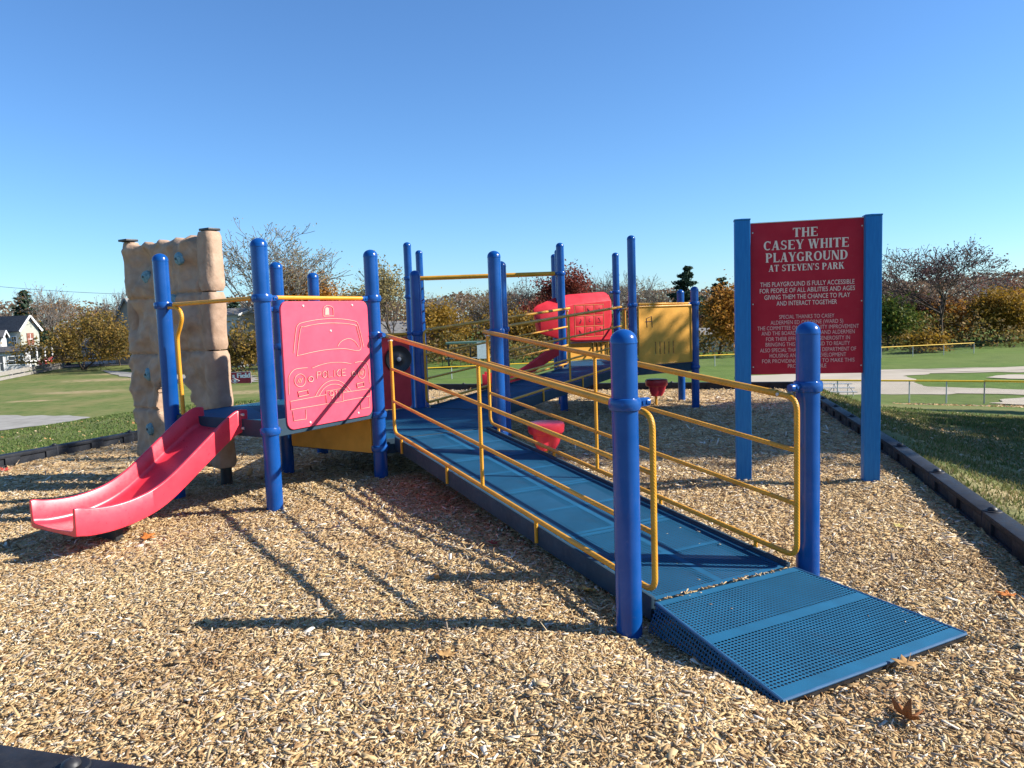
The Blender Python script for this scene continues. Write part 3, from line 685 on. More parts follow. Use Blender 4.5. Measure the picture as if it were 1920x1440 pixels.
def railing(top, bot, zt, zb, across, feet=(.06, .33, .70, .93), rt=.0165, r2=.0135, off=.13, clampz=None):
    """yellow guard rail along a ramp: top/bot are the post positions; across points into the ramp"""
    d = bot - top; L = d.length; ax = d.normalized()
    def P(t, h): 
        q = top + ax * t + across * off; z = zt + (zb - zt) * min(1.05, max(0, t / L)); return Vector((q.x, q.y, z + h))
    s0, s1 = .055, L + .04; hs = (.065, .36, .655, .945)
    loop = fillet([P(s0, hs[3] - .035), P(s0, hs[0]), P(s1, hs[0]), P(s1, hs[3]), P(s0 - .03, hs[3])], .075, 7)
    b = MB(); b.tube(loop, r2 + .002, 12)
    root = b.build('railing', 'yellow', PLAY, ang=60)
    h = MB(); h.tube([P(-.02, hs[3] + .001), P(L - .10, hs[3] + .001)], rt + .003, 12); h.build('handrail', 'yellow', root, ang=60)
    for k in (1, 2):
        m = MB(); m.tube([P(s0, hs[k]), P(s1, hs[k])], r2, 10); m.build('mid_rail', 'yellow', root, ang=60)
    m = MB(); m.tube([P(L / 2, hs[0]), P(L / 2, hs[3])], r2, 10); m.build('baluster', 'yellow', root, ang=60)
    for f in feet:
        m = MB(); q0 = P(L * f, hs[0]); m.tube([q0, q0 - UPZ * .15], r2 - .001, 8); m.build('foot', 'yellow', root, ang=60)
    for t in (s0, s1 - .0):
        m = MB(); q0 = P(t if t == s0 else L - .08, hs[3] - (.035 if t == s0 else -.0)); m.lathe(q0 - across * .022, [(.009, 0), (.009, .044)], 8, across); m.build('bolt', 'bolt', root)
    return root
railing(p['P3'], p['P1'], ZA, ZR, u1)
railing(p['P4'], p['P2'], ZA, ZR, -u1)
railing(p['P14'], p['P6'], ZC, ZA, u2, (.07, .4, .7, .95))
railing(p['P13'], p['P5'], ZC, ZA, -u2, (.07, .4, .7, .95))

# straight top bars between posts
def bar(q0, q1, z0, z1, r=.017, name='top_bar'):
    b = MB(); d = (q1 - q0).normalized(); A = q0 + d * (RP + .05); B_ = q1 - d * (RP + .05)
    b.tube([(A.x, A.y, z0), (B_.x, B_.y, z1)], r, 12); return b.build(name, 'yellow', PLAY, ang=60)
bar(p['P12'], p['P9'], 1.668, 1.682); bar(p['P9'], p['P3'], 1.684, 1.676); bar(p['P11'], p['P6'], 1.292, 1.294)
bar(p['P13'], p['P17'], 1.572, 1.560, .019)
# overhead ladder
oh = MB(); 
for A_, B_, z in ((p['P7'], p['P14'], 2.115), (p['P8'], p['P18'], 2.165)):
    d = (B_ - A_).normalized(); oh.tube([Vector((A_.x, A_.y, z)) + d * .09, Vector((B_.x, B_.y, z)) - d * .09], .033, 14)
ohr = oh.build('overhead_ladder', 'yellow', PLAY, ang=60)
for k in range(1, 8):
    t = k / 8; q = (p['P7'] * (1 - t) + p['P14'] * t); r_ = (p['P8'] * (1 - t) + p['P18'] * t); b = MB()
    b.tube([(q.x, q.y, 2.112), (r_.x, r_.y, 2.162)], .016, 8); b.build('rung', 'yellow', ohr)
# bent grab bar beside the slide
su = (p['P9'] - p['P12']).normalized()
def sq(s, z, n=0.0): q = p['P12'] + su * s; return Vector((q.x, q.y, z))
gb = MB(); gb.tube(bez([sq(.07, 1.648), sq(.15, 1.645), sq(.215, 1.615), sq(.235, 1.555), sq(.205, 1.48), sq(.165, 1.41), sq(.155, 1.33), sq(.157, 1.05), sq(.165, .74)], 6), .0175, 12)
gb.build('grab_bar', 'yellow', PLAY, ang=60)

# ---- police car panel
def panel_frame(q0, q1, off):
    d = (q1 - q0); L = d.length; X = d / L; N = X.cross(UPZ); return X, N, L
X, N, Ln = panel_frame(p['P9'], p['P3'], 0)          # N faces out of the deck, towards the sun
s0, s1 = .165, Ln - .085
O = p['P9'] + X * s0 + N * .012; O = Vector((O.x, O.y, .632)); PWd, PHt = s1 - s0, 1.022
def rrect(w, h, r, n=6):
    out = []
    for cx, cy, a0 in ((w - r, r, -pi / 2), (w - r, h - r, 0), (r, h - r, pi / 2), (r, r, pi)):
        out += [(cx + r * cos(a0 + pi / 2 * k / n), cy + r * sin(a0 + pi / 2 * k / n)) for k in range(n + 1)]
    return out
pan = MB().prism(rrect(PWd, PHt, .07), .022, O, X, UPZ, N).build('activity_panel', 'redpanel', PLAY, ang=30, bevel=.004)
pan['label'] = 'red panel engraved with the front of a police car'
def inv_bil(px, py, C=((442, 128), (1295, 138), (1343, 1305), (505, 1440))):
    u, v = .5, .5
    for _ in range(12):
        f = [sum(w * c[k] for w, c in zip(((1 - u) * (1 - v), u * (1 - v), u * v, (1 - u) * v), C)) - (px, py)[k] for k in (0, 1)]
        du = [(C[1][k] - C[0][k]) * (1 - v) + (C[2][k] - C[3][k]) * v for k in (0, 1)]; dv = [(C[3][k] - C[0][k]) * (1 - u) + (C[2][k] - C[1][k]) * u for k in (0, 1)]
        D = du[0] * dv[1] - du[1] * dv[0]; u -= (f[0] * dv[1] - f[1] * dv[0]) / D; v -= (du[0] * f[1] - du[1] * f[0]) / D
    return u, v
def pp(q, lift=.0015):
    u, v = inv_bil(*q); return O + X * (u * PWd) + UPZ * ((1 - v) * PHt) + N * lift
eng = MB(); eng_shade = MB()
def line(pts, smooth=True, r=.0033, closed=False):
    w = [pp(q) for q in pts]; w = bez(w, 5, closed) if smooth and len(w) > 2 else w
    eng.tube(w, r, 6, True, closed)
    eng_shade.tube([q - X * r * 1.15 + UPZ * r * .5 - N * .0012 for q in w], r * .95, 6, True, closed)  # dark copy beside each line paints the shaded side of the cut
def ell(cx, cy, rx, ry, n=20): return [(cx + rx * cos(2 * pi * k / n), cy + ry * sin(2 * pi * k / n)) for k in range(n)]
line([(838, 285), (838, 215), (850, 190), (880, 178), (915, 190), (933, 215), (937, 285)]); line([(838, 285), (937, 285)], False)
line([(557, 650), (580, 420), (600, 365), (640, 345), (760, 322), (880, 313), (1020, 318), (1150, 340), (1185, 365), (1205, 420), (1250, 605)])
line([(600, 675), (590, 655), (620, 410), (650, 388), (760, 365), (880, 355), (1040, 362), (1160, 383), (1180, 420), (1215, 630), (1040, 620), (880, 625), (740, 645)], True, .0034, True)
line([(975, 595), (1005, 550), (1050, 525), (1090, 518), (1130, 530), (1165, 560), (1195, 605)])
line([(725, 808), (800, 780), (880, 762), (960, 757), (1040, 762), (1112, 775)])
line([(515, 1070), (512, 950), (515, 890), (540, 840), (580, 812), (680, 803)])
line([(1150, 765), (1200, 755), (1240, 755), (1280, 775), (1300, 830), (1312, 980)])
line(ell(613, 930, 50, 65), True, .0034, True); line(ell(712, 922, 22, 26), True, .0045, True); line(ell(1225, 870, 40, 58), True, .0034, True); line(ell(1135, 878, 17, 21), True, .0045, True)
for cx, cy in ((613, 932), (1225, 872)):
    for k in (-1, 0, 1): line([(cx - 10 + k * 14, cy + 22), (cx + 6 + k * 14, cy - 24)], False, .0035)
line([(750, 1105), (790, 1030), (850, 965), (920, 940), (990, 950), (1060, 1000), (1110, 1060)]); line([(785, 1100), (830, 1025), (880, 990), (930, 980), (990, 990), (1040, 1030), (1085, 1065)])
line([(855, 1048), (1020, 1025), (1027, 1160), (860, 1182)], False, .0034, True)
line([(855, 1085), (525, 1140), (530, 1225), (860, 1178)], False); line([(1027, 1068), (1290, 1038), (1313, 1052), (1312, 1110), (1030, 1155)], False)
line([(595, 1048), (685, 1030), (690, 1078), (600, 1096)], False, .0048, True); line([(1170, 982), (1245, 965), (1250, 1008), (1175, 1022)], False, .0048, True)
line([(545, 1240), (555, 1340), (667, 1328), (664, 1230)], False); line([(1205, 1150), (1212, 1243), (1307, 1225), (1304, 1130)], False)
def glyph_lines(txt, x, y, w, h, sh, gap):
    G = {'P': [[(0, 1), (0, 0), (.7, 0), (1, .2), (.7, .5), (0, .5)]], 'O': [[(.5, 0), (1, .25), (1, .75), (.5, 1), (0, .75), (0, .25), (.5, 0)]], 'L': [[(0, 0), (0, 1), (1, 1)]], 'I': [[(.5, 0), (.5, 1)]],
         'C': [[(1, .12), (.55, 0), (0, .3), (0, .7), (.55, 1), (1, .88)]], 'E': [[(1, 0), (0, 0), (0, 1), (1, 1)], [(0, .5), (.8, .5)]],
         '9': [[(1, .35), (.7, .55), (.2, .5), (0, .28), (.3, 0), (.75, .02), (1, .3), (.95, .7), (.5, 1)]], '1': [[(.2, .15), (.6, 0), (.6, 1)]]}
    for ch in txt:
        wd = w * (.4 if ch == 'I' else .55 if ch == '1' else 1)
        for st in G[ch]: line([(x + a * wd, y + b * h + sh * (x + a * wd)) for a, b in st], False, .0040)
        x += wd + gap
glyph_lines('POLICE', 770, 850 + .08 * 770, 38, 66, -.08, 16)
glyph_lines('911', 888, 1052 + .12 * 888, 42, 84, -.12, 12)
eng.build('engraving', 'cream', pan, ang=60); M['groove_shade'] = plastic('groove_shade_paint', (0.18, 0.02, 0.025), .8); eng_shade.build('groove_shade', 'groove_shade', pan, ang=60)  # lit and shaded edges of the cut lines, both painted in
lb = MB().prism([((inv_bil(a, b)[0]) * PWd, (1 - inv_bil(a, b)[1]) * PHt) for a, b in ((853, 272), (893, 272), (890, 205), (872, 195), (855, 208))], .004, O + N * .003, X, UPZ, N); lb.build('light_bar', 'cream', pan, smooth=False)
for q in ((907, 435), (645, 178), (1130, 180), (705, 1365), (1185, 1283)):
    MB().lathe(pp(q, 0), [(.011, 0), (.011, .003), (.007, .007)], 12, N).build('bolt', 'bolt', pan)

# yellow riser between the two decks
X2, N2, L2n = panel_frame(p['P10'], p['P3'], 0)
O2 = p['P10'] + X2 * .10 - N2 * -.02; O2 = Vector((O2.x, O2.y, .265))
MB().prism(rrect(L2n - .18, .42, .01, 2), .018, O2, X2, UPZ, N2).build('riser_panel', 'ypanel', PLAY, smooth=False, bevel=.003)

# red steering panel with a black wheel bubble on the far side of the middle deck
X3 = (p['P6'] - p['P11']).normalized(); N3 = X3.cross(UPZ)
O3 = p['P11'] + X3 * .12 + N3 * .02; O3 = Vector((O3.x, O3.y, ZA + .01)); w3 = MOD - .24
sp_ = MB().prism(rrect(w3, .86, .05), .02, O3, X3, UPZ, N3).build('steering_panel', 'deepred', PLAY, ang=30, bevel=.004)
cw = O3 + X3 * (w3 - .155) + UPZ * .60 + N3 * .004
MB().lathe(cw, [(.165, 0), (.168, .02), (.160, .035), (.145, .03), (.11, .012), (.06, .01), (.04, .03)], 32, N3).build('steering_wheel', 'black', sp_, ang=50)
MB().lathe(cw + N3 * .03, [(.026, 0), (.026, .02), (.016, .03), (.003, .034)], 16, N3).build('wheel_hub', 'bolt', sp_)
for k, dx in ((0, .08), (0, .13)):
    wl = MB()
    q = O3 + X3 * (w3 - .155 + dx) + UPZ * .80 + N3 * .004
    for dz in (0, .022, .044): wl.tube([q + UPZ * dz - X3 * .010, q + UPZ * dz + X3 * .010], .004, 5)
    wl.build('vent_slot', 'black', sp_)

# ---- slides
def slide_mesh(length_scale=1.0):
    """profile of the chute in its own frame: x down the chute, y across, z up (deck height 0.73)"""
    prof = [(-.06, .64, .16), (.02, .635, .17), (.12, .585, .175), (.3, .47, .17), (.5, .335, .165), (.66, .235, .16), (.8, .175, .155), (.95, .14, .155), (1.1, .125, .16), (1.25, .13, .17), (1.33, .145, .175), (1.36, .15, .17)]
    P = bez([(a, 0, b) for a, b, c in prof], 4); Hh = bez([(a, 0, c) for a, b, c in prof], 4)
    hw, t, r = .29, .028, .035; rings = []
    for q, h in zip(P, Hh):
        x, z, H = q.x, q.z, h.z
        sec = [(-hw, H), (-hw + .006, H + .008), (-hw + t - .006, H + .008), (-hw + t, H), (-hw + t + .008, .055)]
        sec += [(-hw + t + .008 + r * (1 - cos(a)), .055 - r * sin(a)) for a in (.5, 1.0, 1.57)]
        sec += [(-.1, .014), (0, .012), (.1, .014)]
        L_ = sec[:8]; R_ = [(-a, b) for a, b in L_[::-1]]
        ring = L_ + sec[8:] + R_ + [(hw - .004, -.008), (hw - .03, -.014), (-hw + .03, -.014), (-hw + .004, -.008)]
        rings.append([Vector((x, a, z + b)) for a, b in ring])
    b = MB(); m = len(rings[0]); b.add([v for rg in rings for v in rg], [])
    for i in range(len(rings) - 1):
        for k in range(m): b.f.append((i * m + k, i * m + (k + 1) % m, (i + 1) * m + (k + 1) % m, (i + 1) * m + k))
    # end caps: quads across the ring
    for i, flip in ((0, 0), (len(rings) - 1, 1)):
        o_ = i * m; half = list(range(0, 19)); n_ = m
        b.f.append(tuple(o_ + k for k in range(m)) if flip else tuple(o_ + k for k in range(m))[::-1])
    return b
def place(b, origin, xdir, dz):
    yd = UPZ.cross(xdir)
    b.v = [tuple(Vector((origin.x, origin.y, dz)) + xdir * q[0] + yd * q[1] + UPZ * q[2]) for q in b.v]; return b
sd = e2(TH + radians(210)); SC0 = (p['P12'] + p['P9']) / 2
sl1 = place(slide_mesh(), SC0, sd, -.005).build('slide', 'red', PLAY, ang=50, bevel=.004)
ft = MB(); q = SC0 + sd * .98; ft.box((q.x, q.y, .03), (.03, .13, .085), sd, UPZ.cross(sd), UPZ, .01); ft.build('slide_foot', 'black', sl1)
for s in (-1, 1):
    q = SC0 + sd * .0 + UPZ.cross(sd) * (.303 * s)
    for z in (.66, .77): b = MB(); b.lathe((q.x, q.y, z), [(.011, -.012), (.011, .012)], 8, UPZ.cross(sd)); b.build('bolt', 'bolt', sl1)
sd2 = e2(TH + radians(150)); SC2 = (p['P14'] + p['P18']) / 2
sl2 = place(slide_mesh(), SC2, sd2, .16).build('slide', 'deepred', PLAY, ang=50, bevel=.004)
ft = MB(); q = SC2 + sd2 * 1.05; ft.box((q.x, q.y, .03), (.03, .13, .24), sd2, UPZ.cross(sd2), UPZ, .01); ft.build('slide_foot', 'black', sl2)

# ---- climbing wall of moulded rock
w0 = Vector((-2.73, 7.18, 0)); wx = e2(TH + 2 * pi / 3); wnrm = e2(TH + radians(210))
HOLE = [Vector(q) for q in bez([(.75, .62, 0), (.80, .80, 0), (.74, .97, 0), (.61, 1.062, 0), (.47, 1.08, 0), (.36, 1.03, 0), (.345, .955, 0), (.28, .89, 0), (.315, .80, 0), (.24, .73, 0), (.285, .675, 0), (.38, .60, 0), (.48, .5, 0), (.62, .48, 0)], 6, True)]
def in_poly(x, y, P):
    c = False; j = len(P) - 1
    for i in range(len(P)):
        if (P[i].y > y) != (P[j].y > y) and x < (P[j].x - P[i].x) * (y - P[i].y) / (P[j].y - P[i].y) + P[i].x: c = not c
        j = i
    return c
def rock_wall():
    global front
    S0, S1, Z0, Z1, st = .0, 1.24, .16, 2.33, .014; ns = int((S1 - S0) / st); nz = int((Z1 - Z0) / st)
    def front(s, z):
        v = .075 * noise.noise(Vector((s * 2.6, z * 2.2, 4))) + .062 * abs(noise.noise(Vector((s * 3.3 + z, z * 3 - s, 8)))) + .030 * (.45 - abs(noise.noise(Vector((s * 6, z * 5.2, 12))))) + .016 * noise.noise(Vector((s * 13, z * 13, 2)))
        # raised ledges and scooped hollows
        for cs, cz, r, a in ((.95, 2.12, .15, -.085), (.62, 1.85, .14, -.08), (.24, 2.1, .12, .03), (.38, 1.72, .12, .03), (.91, 1.02, .13, .04), (.95, 1.25, .12, -.085), (.15, 2.0, .12, -.05), (1.08, 1.55, .12, -.06), (.3, 1.25, .10, -.05), (.2, 1.5, .15, .04), (.55, 1.25, .16, .045), (.9, .6, .15, .04), (.35, .9, .08, .05)):
            v += a * math.exp(-((s - cs) ** 2 + (z - cz) ** 2) / r / r)
        # crease lines between the blocks
        for zz, s_lo, s_hi in ((1.79, 0, .5), (1.25, 0, .42), (.69, 0, .3), (1.76, .75, 1.2), (1.22, .8, 1.2), (.68, .8, 1.2)):
            if s_lo - .1 < s < s_hi + .1: v -= .03 * math.exp(-((z - zz) / .012) ** 2) * max(0, min(1, (s - s_lo + .1) / .1, (s_hi + .1 - s) / .1))
        return .085 + v
    top = lambda s: 2.33 - .035 * abs(sin((s + .1) * 12.5)) - .012
    b = MB(); idx = {}
    def vid(i, j, side):
        k = (i, j, side)
        if k not in idx:
            s = S0 + i * st; z = Z0 + j * st; zt = top(s)
            z = Z0 + (z - Z0) * (zt - Z0) / (Z1 - Z0)
            y = front(s, z) if side else -.055 - .02 * noise.noise(Vector((s * 3, z * 3, 1)))
            ez = min(z - Z0, zt - z); 
            if ez < .05: y *= .55 + .45 * (ez / .05)
            q = w0 + wx * s + wnrm * y; idx[k] = len(b.v); b.v.append((q.x, q.y, z))
        return idx[k]
    keep = {(i, j) for i in range(ns) for j in range(nz) if not in_poly(S0 + (i + .5) * st, Z0 + (j + .5) * st, HOLE)}
    for i, j in keep:
        b.f.append((vid(i, j, 1), vid(i + 1, j, 1), vid(i + 1, j + 1, 1), vid(i, j + 1, 1)))
        b.f.append((vid(i, j, 0), vid(i, j + 1, 0), vid(i + 1, j + 1, 0), vid(i + 1, j, 0)))
        for di, dj, e in ((-1, 0, ((i, j), (i, j + 1))), (1, 0, ((i + 1, j), (i + 1, j + 1))), (0, -1, ((i, j), (i + 1, j))), (0, 1, ((i, j + 1), (i + 1, j + 1)))):
            if (i + di, j + dj) not in keep: b.f.append((vid(*e[0], 0), vid(*e[1], 0), vid(*e[1], 1), vid(*e[0], 1)))
    o = b.build('climbing_wall', 'rock', PLAY, ang=75)
    sm = o.modifiers.new('smooth', 'SMOOTH'); sm.factor = .5; sm.iterations = 1
    return o
wall = rock_wall()
def rock_column(s, seams, r, fwd):
    b = MB(); zs = [.16] + seams + [2.335]
    for a, c in zip(zs[:-1], zs[1:]):
        h = c - a; n = 12; rings = []
        q = w0 + wx * s + wnrm * fwd
        prof = []
        for k in range(n + 1):
            t = k / n; z = a + .006 + (h - .012) * t; e = min(t, 1 - t) * h; rr = r * (1 - .16 * math.exp(-(e / .012) ** 1.1))
            prof.append((rr, z))
        base = len(b.v); seg = 28
        for rr, z in prof:
            for k in range(seg):
                an = 2 * pi * k / seg; nn = 1 + .10 * noise.noise(Vector((cos(an) * 1.4 + s, sin(an) * 1.4, z * 3.2))) + .05 * noise.noise(Vector((cos(an) * 4, sin(an) * 4, z * 9)))
                ca, sa = cos(an), sin(an); sgn = lambda v: (abs(v) ** .75) * (1 if v >= 0 else -1)
                b.v.append(tuple(Vector((q.x, q.y, z)) + wx * (sgn(ca) * rr * nn) + wnrm * (sgn(sa) * rr * nn)))
        for i in range(n):
            for k in range(seg): b.f.append((base + i * seg + k, base + i * seg + (k + 1) % seg, base + (i + 1) * seg + (k + 1) % seg, base + (i + 1) * seg + k))
        b.f.append(tuple(base + k for k in range(seg))[::-1]); b.f.append(tuple(base + n * seg + k for k in range(seg)))
    c = b.build('rock_column', 'rock', wall, ang=60)
    q = w0 + wx * s + wnrm * .02; g = mulch_z(q.x, q.y)
    k = MB(); k.lathe((q.x, q.y, 0), [(.052, g - .1), (.052, .17)], 16); k.build('leg', 'black', wall)
    k = MB(); k.box((q.x, q.y, 2.350), (.070, .065, .011), wx, wnrm, UPZ, .006); k.lathe((q.x, q.y, 2.335), [(.06, 0), (.06, .01)], 16); k.build('cap', 'black', wall)
rock_column(-.045, [.69, 1.255, 1.79], .100, .035); rock_column(1.225, [.67, 1.235, 1.775], .075, -.01)
for i, (s, z) in enumerate(((.90, 1.972), (.235, 2.099), (.37, 1.714), (.91, 1.023), (.93, .484))):
    b = MB(); bm = bmesh.new(); bmesh.ops.create_icosphere(bm, subdivisions=3, radius=1)
    q = w0 + wx * s + wnrm * (front(s, z) - .004); q = Vector((q.x, q.y, z)); rnd = random.Random(i)
    ox, oy = rnd.uniform(0, 9), rnd.uniform(0, 9); bm.verts.ensure_lookup_table()
    for v in bm.verts: v.co *= 1 + .25 * noise.noise(v.co * 1.3 + Vector((ox, oy, 0)))
    b.add([q + wx * v.co.x * .058 + UPZ * v.co.y * .066 + wnrm * v.co.z * .045 for v in bm.verts], [[v.index for v in f.verts] for f in bm.faces]); bm.free()
    b.build('climbing_hold', 'hold', wall, ang=60)
    k = MB(); k.lathe(q + wnrm * .046, [(.012, 0), (.012, .004)], 10, wnrm); k.build('bolt', 'black', wall)

# ---- panels round the far deck
X4, N4, L4 = panel_frame(p['P13'], p['P17'], 0)
O4 = p['P13'] + X4 * .10 + N4 * .015; O4 = Vector((O4.x, O4.y, ZC + .03)); w4 = L4 - .19; h4 = .90
yp = MB()
slots = [(w4 * (.31 + .085 * k), .145, .026, .20) for k in range(5)]
xs4 = [0] + [v for s in slots for v in (s[0] - s[2] / 2, s[0] + s[2] / 2)] + [w4]
for i in range(len(xs4) - 1):
    a, c = xs4[i], xs4[i + 1]
    if i % 2 == 0: yp.prism([(a, .145), (c, .145), (c, .345), (a, .345)], .018, O4, X4, UPZ, N4)
yp.prism([(0, 0), (w4, 0), (w4, .1445), (0, .1445)], .018, O4, X4, UPZ, N4); yp.prism([(0, .3455), (w4, .3455), (w4, h4), (0, h4)], .018, O4, X4, UPZ, N4)
ypo = yp.build('slotted_panel', 'ypanel', PLAY, smooth=False)
fr = MB()
for a, c in (((0, 0), (w4, 0)), ((0, h4), (w4, h4)), ((0, 0), (0, h4)), ((w4, 0), (w4, h4))): fr.tube([O4 + X4 * a[0] + UPZ * a[1] + N4 * .004, O4 + X4 * c[0] + UPZ * c[1] + N4 * .004], .014, 8)
fr.build('panel_rim', 'ypanel', ypo)
gr = MB()
def gl(pts): gr.tube([O4 + X4 * (w4 * a) + UPZ * (h4 * b) + N4 * .002 for a, b in pts], .0055, 5)
gl([(.16, .80), (.24, .83), (.25, .64)]); gl([(.12, .74), (.25, .74)]); gl([(.145, .80), (.155, .64)])
M['marker'] = plastic('dark_marker_ink', (0.06, 0.02, 0.03), .8); gr.build('scribble', 'marker', ypo)
X5 = (p['P16'] - p['P17']).normalized(); N5 = X5.cross(UPZ); O5 = p['P17'] + X5 * .1 + N5 * .01; O5 = Vector((O5.x, O5.y, ZC + .03))
MB().prism(rrect(MOD - .2, .9, .05), .03, O5, X5, UPZ, N5).build('side_panel', 'red', PLAY, ang=30, bevel=.006)
b = MB(); b.lathe(O5 + X5 * .55 + UPZ * .86 + N5 * .02, [(.05, 0), (.055, .03), (.03, .10), (.005, .12)], 14, N5); b.build('knob', 'red', PLAY)
# red hood with a grid of moulded squares, on the slide side of the far deck
X6 = (p['P15'] - p['P18']).normalized(); N6 = X6.cross(UPZ)
def H6(s, z, n): q = p['P18'] + X6 * s + N6 * n; return Vector((q.x, q.y, z))
hb = MB(); ring = []
SEC = [(-.53, 1.46, 1.51, 1.56, .02), (-.44, 1.12, 1.535, 1.62, .07), (-.05, 1.0, 1.58, 1.75, .11), (.25, .95, 1.63, 1.80, .12), (1.02, .93, 1.68, 1.835, .12), (1.08, .97, 1.66, 1.80, .06)]
for s, zb_, zm, zt_, d in SEC:
    ring.append([H6(s, zb_, d * .85), H6(s, zb_ + .03, d), H6(s, zm - .015, d), H6(s, zm, d * .92), H6(s, zt_, d * -.6), H6(s, zt_ - .02, d * -1.3), H6(s, zb_ + .05, d * -1.3)])
m = 7; hb.add([v for r in ring for v in r], [])
for i in range(len(ring) - 1):
    for k in range(m): hb.f.append((i * m + k, i * m + (k + 1) % m, (i + 1) * m + (k + 1) % m, (i + 1) * m + k))
hb.f.append(tuple(range(m))); hb.f.append(tuple((len(ring) - 1) * m + k for k in range(m)))
hood = hb.build('slide_hood', 'deepred', PLAY, ang=30, bevel=.012)
gd = MB(); gx0, gx1, gz0, gz1 = .24, .86, 1.03, 1.60
M['gridline'] = plastic('worn_yellow_groove', (0.50, 0.22, 0.06), .7)
for k in range(4):
    t = k / 3; gd.tube([H6(gx0 + (gx1 - gx0) * t, gz0, .122), H6(gx0 + (gx1 - gx0) * t, gz1 + .02 * t, .120)], .0045, 6); gd.tube([H6(gx0, gz0 + (gz1 - gz0) * t, .122), H6(gx1, gz0 + (gz1 - gz0) * t + .02 * 0, .120)], .0045, 6)
gd.build('grid_moulding', 'gridline', hood)
for i in range(3):
    for j in range(3):
        c = H6(gx0 + (gx1 - gx0) * (i + .5) / 3, gz0 + (gz1 - gz0) * (j + .5) / 3, .116); k = MB(); k.box(c, (.083, .008, .077), X6, N6, UPZ, .012); k.build('moulded_square', 'deepred', hood)
sm = MB(); rnd = random.Random(3)
for i, j in ((1, 2), (2, 2), (0, 1), (2, 1), (1, 1), (2, 0), (1, 0), (0, 0)):
    c = H6(gx0 + (gx1 - gx0) * (i + .5) / 3, gz0 + (gz1 - gz0) * (j + .5) / 3, .1255)
    pts = [c + X6 * rnd.uniform(-.04, .04) + UPZ * rnd.uniform(-.05, .05) for _ in range(5)]; sm.tube(bez(pts, 3), .004, 4)
sm.build('scribble', 'marker', hood)
# low yellow panel with slots under the hood
O7 = H6(.05, ZC + .02, .02); lp = MB(); w7 = MOD - .15; h7 = .30
lp.prism([(0, 0), (w7 * .56, 0), (w7 * .56, h7), (0, h7)], .018, O7, X6, UPZ, N6)
for k in range(5): lp.prism([(w7 * (.60 + .085 * k), .0), (w7 * (.60 + .085 * k) + .045, .0), (w7 * (.60 + .085 * k) + .045, h7), (w7 * (.60 + .085 * k), h7)], .018, O7, X6, UPZ, N6)
lp.prism([(w7 * .56, -.02), (w7, -.02), (w7, .001), (w7 * .56, .001)], .017, O7, X6, UPZ, N6)
lp.build('slotted_panel', 'ypanel', PLAY, smooth=False)
b = MB(); b.tube([O7 + UPZ * (h7 + .012) - X6 * .02, O7 + UPZ * (h7 + .012) + X6 * w7], .014, 8); b.build('top_bar', 'steel', PLAY)
for s in (.17, .29): 
    b = MB(); q = p['P15'] + (p['P16'] - p['P15']).normalized() * s; b.tube([(q.x, q.y, ZC), (q.x, q.y, 1.5)], .016, 8); b.build('baluster', 'yellow', PLAY)
b = MB(); q0, q1 = p['P15'], p['P16']; d = (q1 - q0).normalized(); b.tube([Vector((q0.x, q0.y, 1.505)) + d * .1, Vector((q1.x, q1.y, 1.51)) - d * .1], .017, 8); b.build('top_bar', 'yellow', PLAY)
for a in (.16,):
    b = MB(); q = p['P13'] + X4 * .085 + N4 * -.03; b.tube(fillet([(q.x, q.y, ZC), (q.x, q.y, 1.48), (q.x - .05, q.y - .02, 1.50)], .04), .016, 8); b.build('grab_bar', 'yellow', PLAY)
# ------------------------------------------------------------------ the loose plate that leads on to the ramp
PC = E1 + a1 * .03; PL = .90
RPL = thing('ramp_plate', (PC.x + a1.x * .45, PC.y + a1.y * .45, -.05), 'blue perforated steel wedge lying on the wood chips at the foot of the long ramp', 'ramp plate')
def pq(t, s, z): q = PC + a1 * t + u1 * s; return Vector((q.x, q.y, z))
tl, tr_, bl_, br_ = pq(0, -.475, ZR + .004), pq(0, .475, ZR + .004), pq(PL, -.585, -.012), pq(PL, .575, -.012)
ax_ = ((bl_ + br_) / 2 - (tl + tr_) / 2).normalized()
M['perf_plate'] = perforated('perforated_entry_plate', (0.008, 0.100, 0.195), .0200, .0138, 0, .5, [(1, -1, .035), (1, .385, .445), (1, .84, 5)])
uv_sheet('tread', [tl, tr_, br_, bl_], u1, ax_, 'perf_plate', RPL, tl)
pn = MB(); nz_ = u1.cross(ax_).normalized(); nz_ = nz_ if nz_.z > 0 else -nz_; pn.add([q - nz_ * .016 for q in (tl, tr_, br_ - ax_ * .03, bl_ - ax_ * .03)], [(0, 1, 2, 3)]); pn.build('hole_shade', 'pan', RPL, smooth=False)  # added dark sheet standing for shade seen through the tread holes
M['perf_side'] = perforated('perforated_side_skirt', (0.007, 0.080, 0.160), .0200, .0138, 0, .55, [(1, -1, .012)])
for s, A_, B_ in ((-1, tl, bl_), (1, tr_, br_)):
    o1 = u1 * (s * .055)
    dn = Vector((0, 0, -.135)); c = [A_, B_, B_ + o1 * .3 - UPZ * .02, A_ + o1 + dn]
    Xs = (B_ - A_).normalized(); Ys = (A_ + o1 + dn - A_); Ys = (Ys - Xs * Ys.dot(Xs)).normalized()
    uv_sheet('side_skirt', c, Xs, Ys, 'perf_side', RPL, A_)
    e = MB(); e.tube([A_ - UPZ * .004, B_ - UPZ * .004], .0085, 8); e.build('edge_bead', 'deckblue', RPL)
e = MB(); e.tube([bl_ - UPZ * .006, br_ - UPZ * .006], .0075, 8); e.build('edge_bead', 'deckblue', RPL)
e = MB(); e.box((bl_ + br_) / 2 - UPZ * .022 - a1 * .012, ((br_ - bl_).length / 2, .012, .012), u1, a1, UPZ); e.build('front_lip', 'black', RPL, smooth=False)
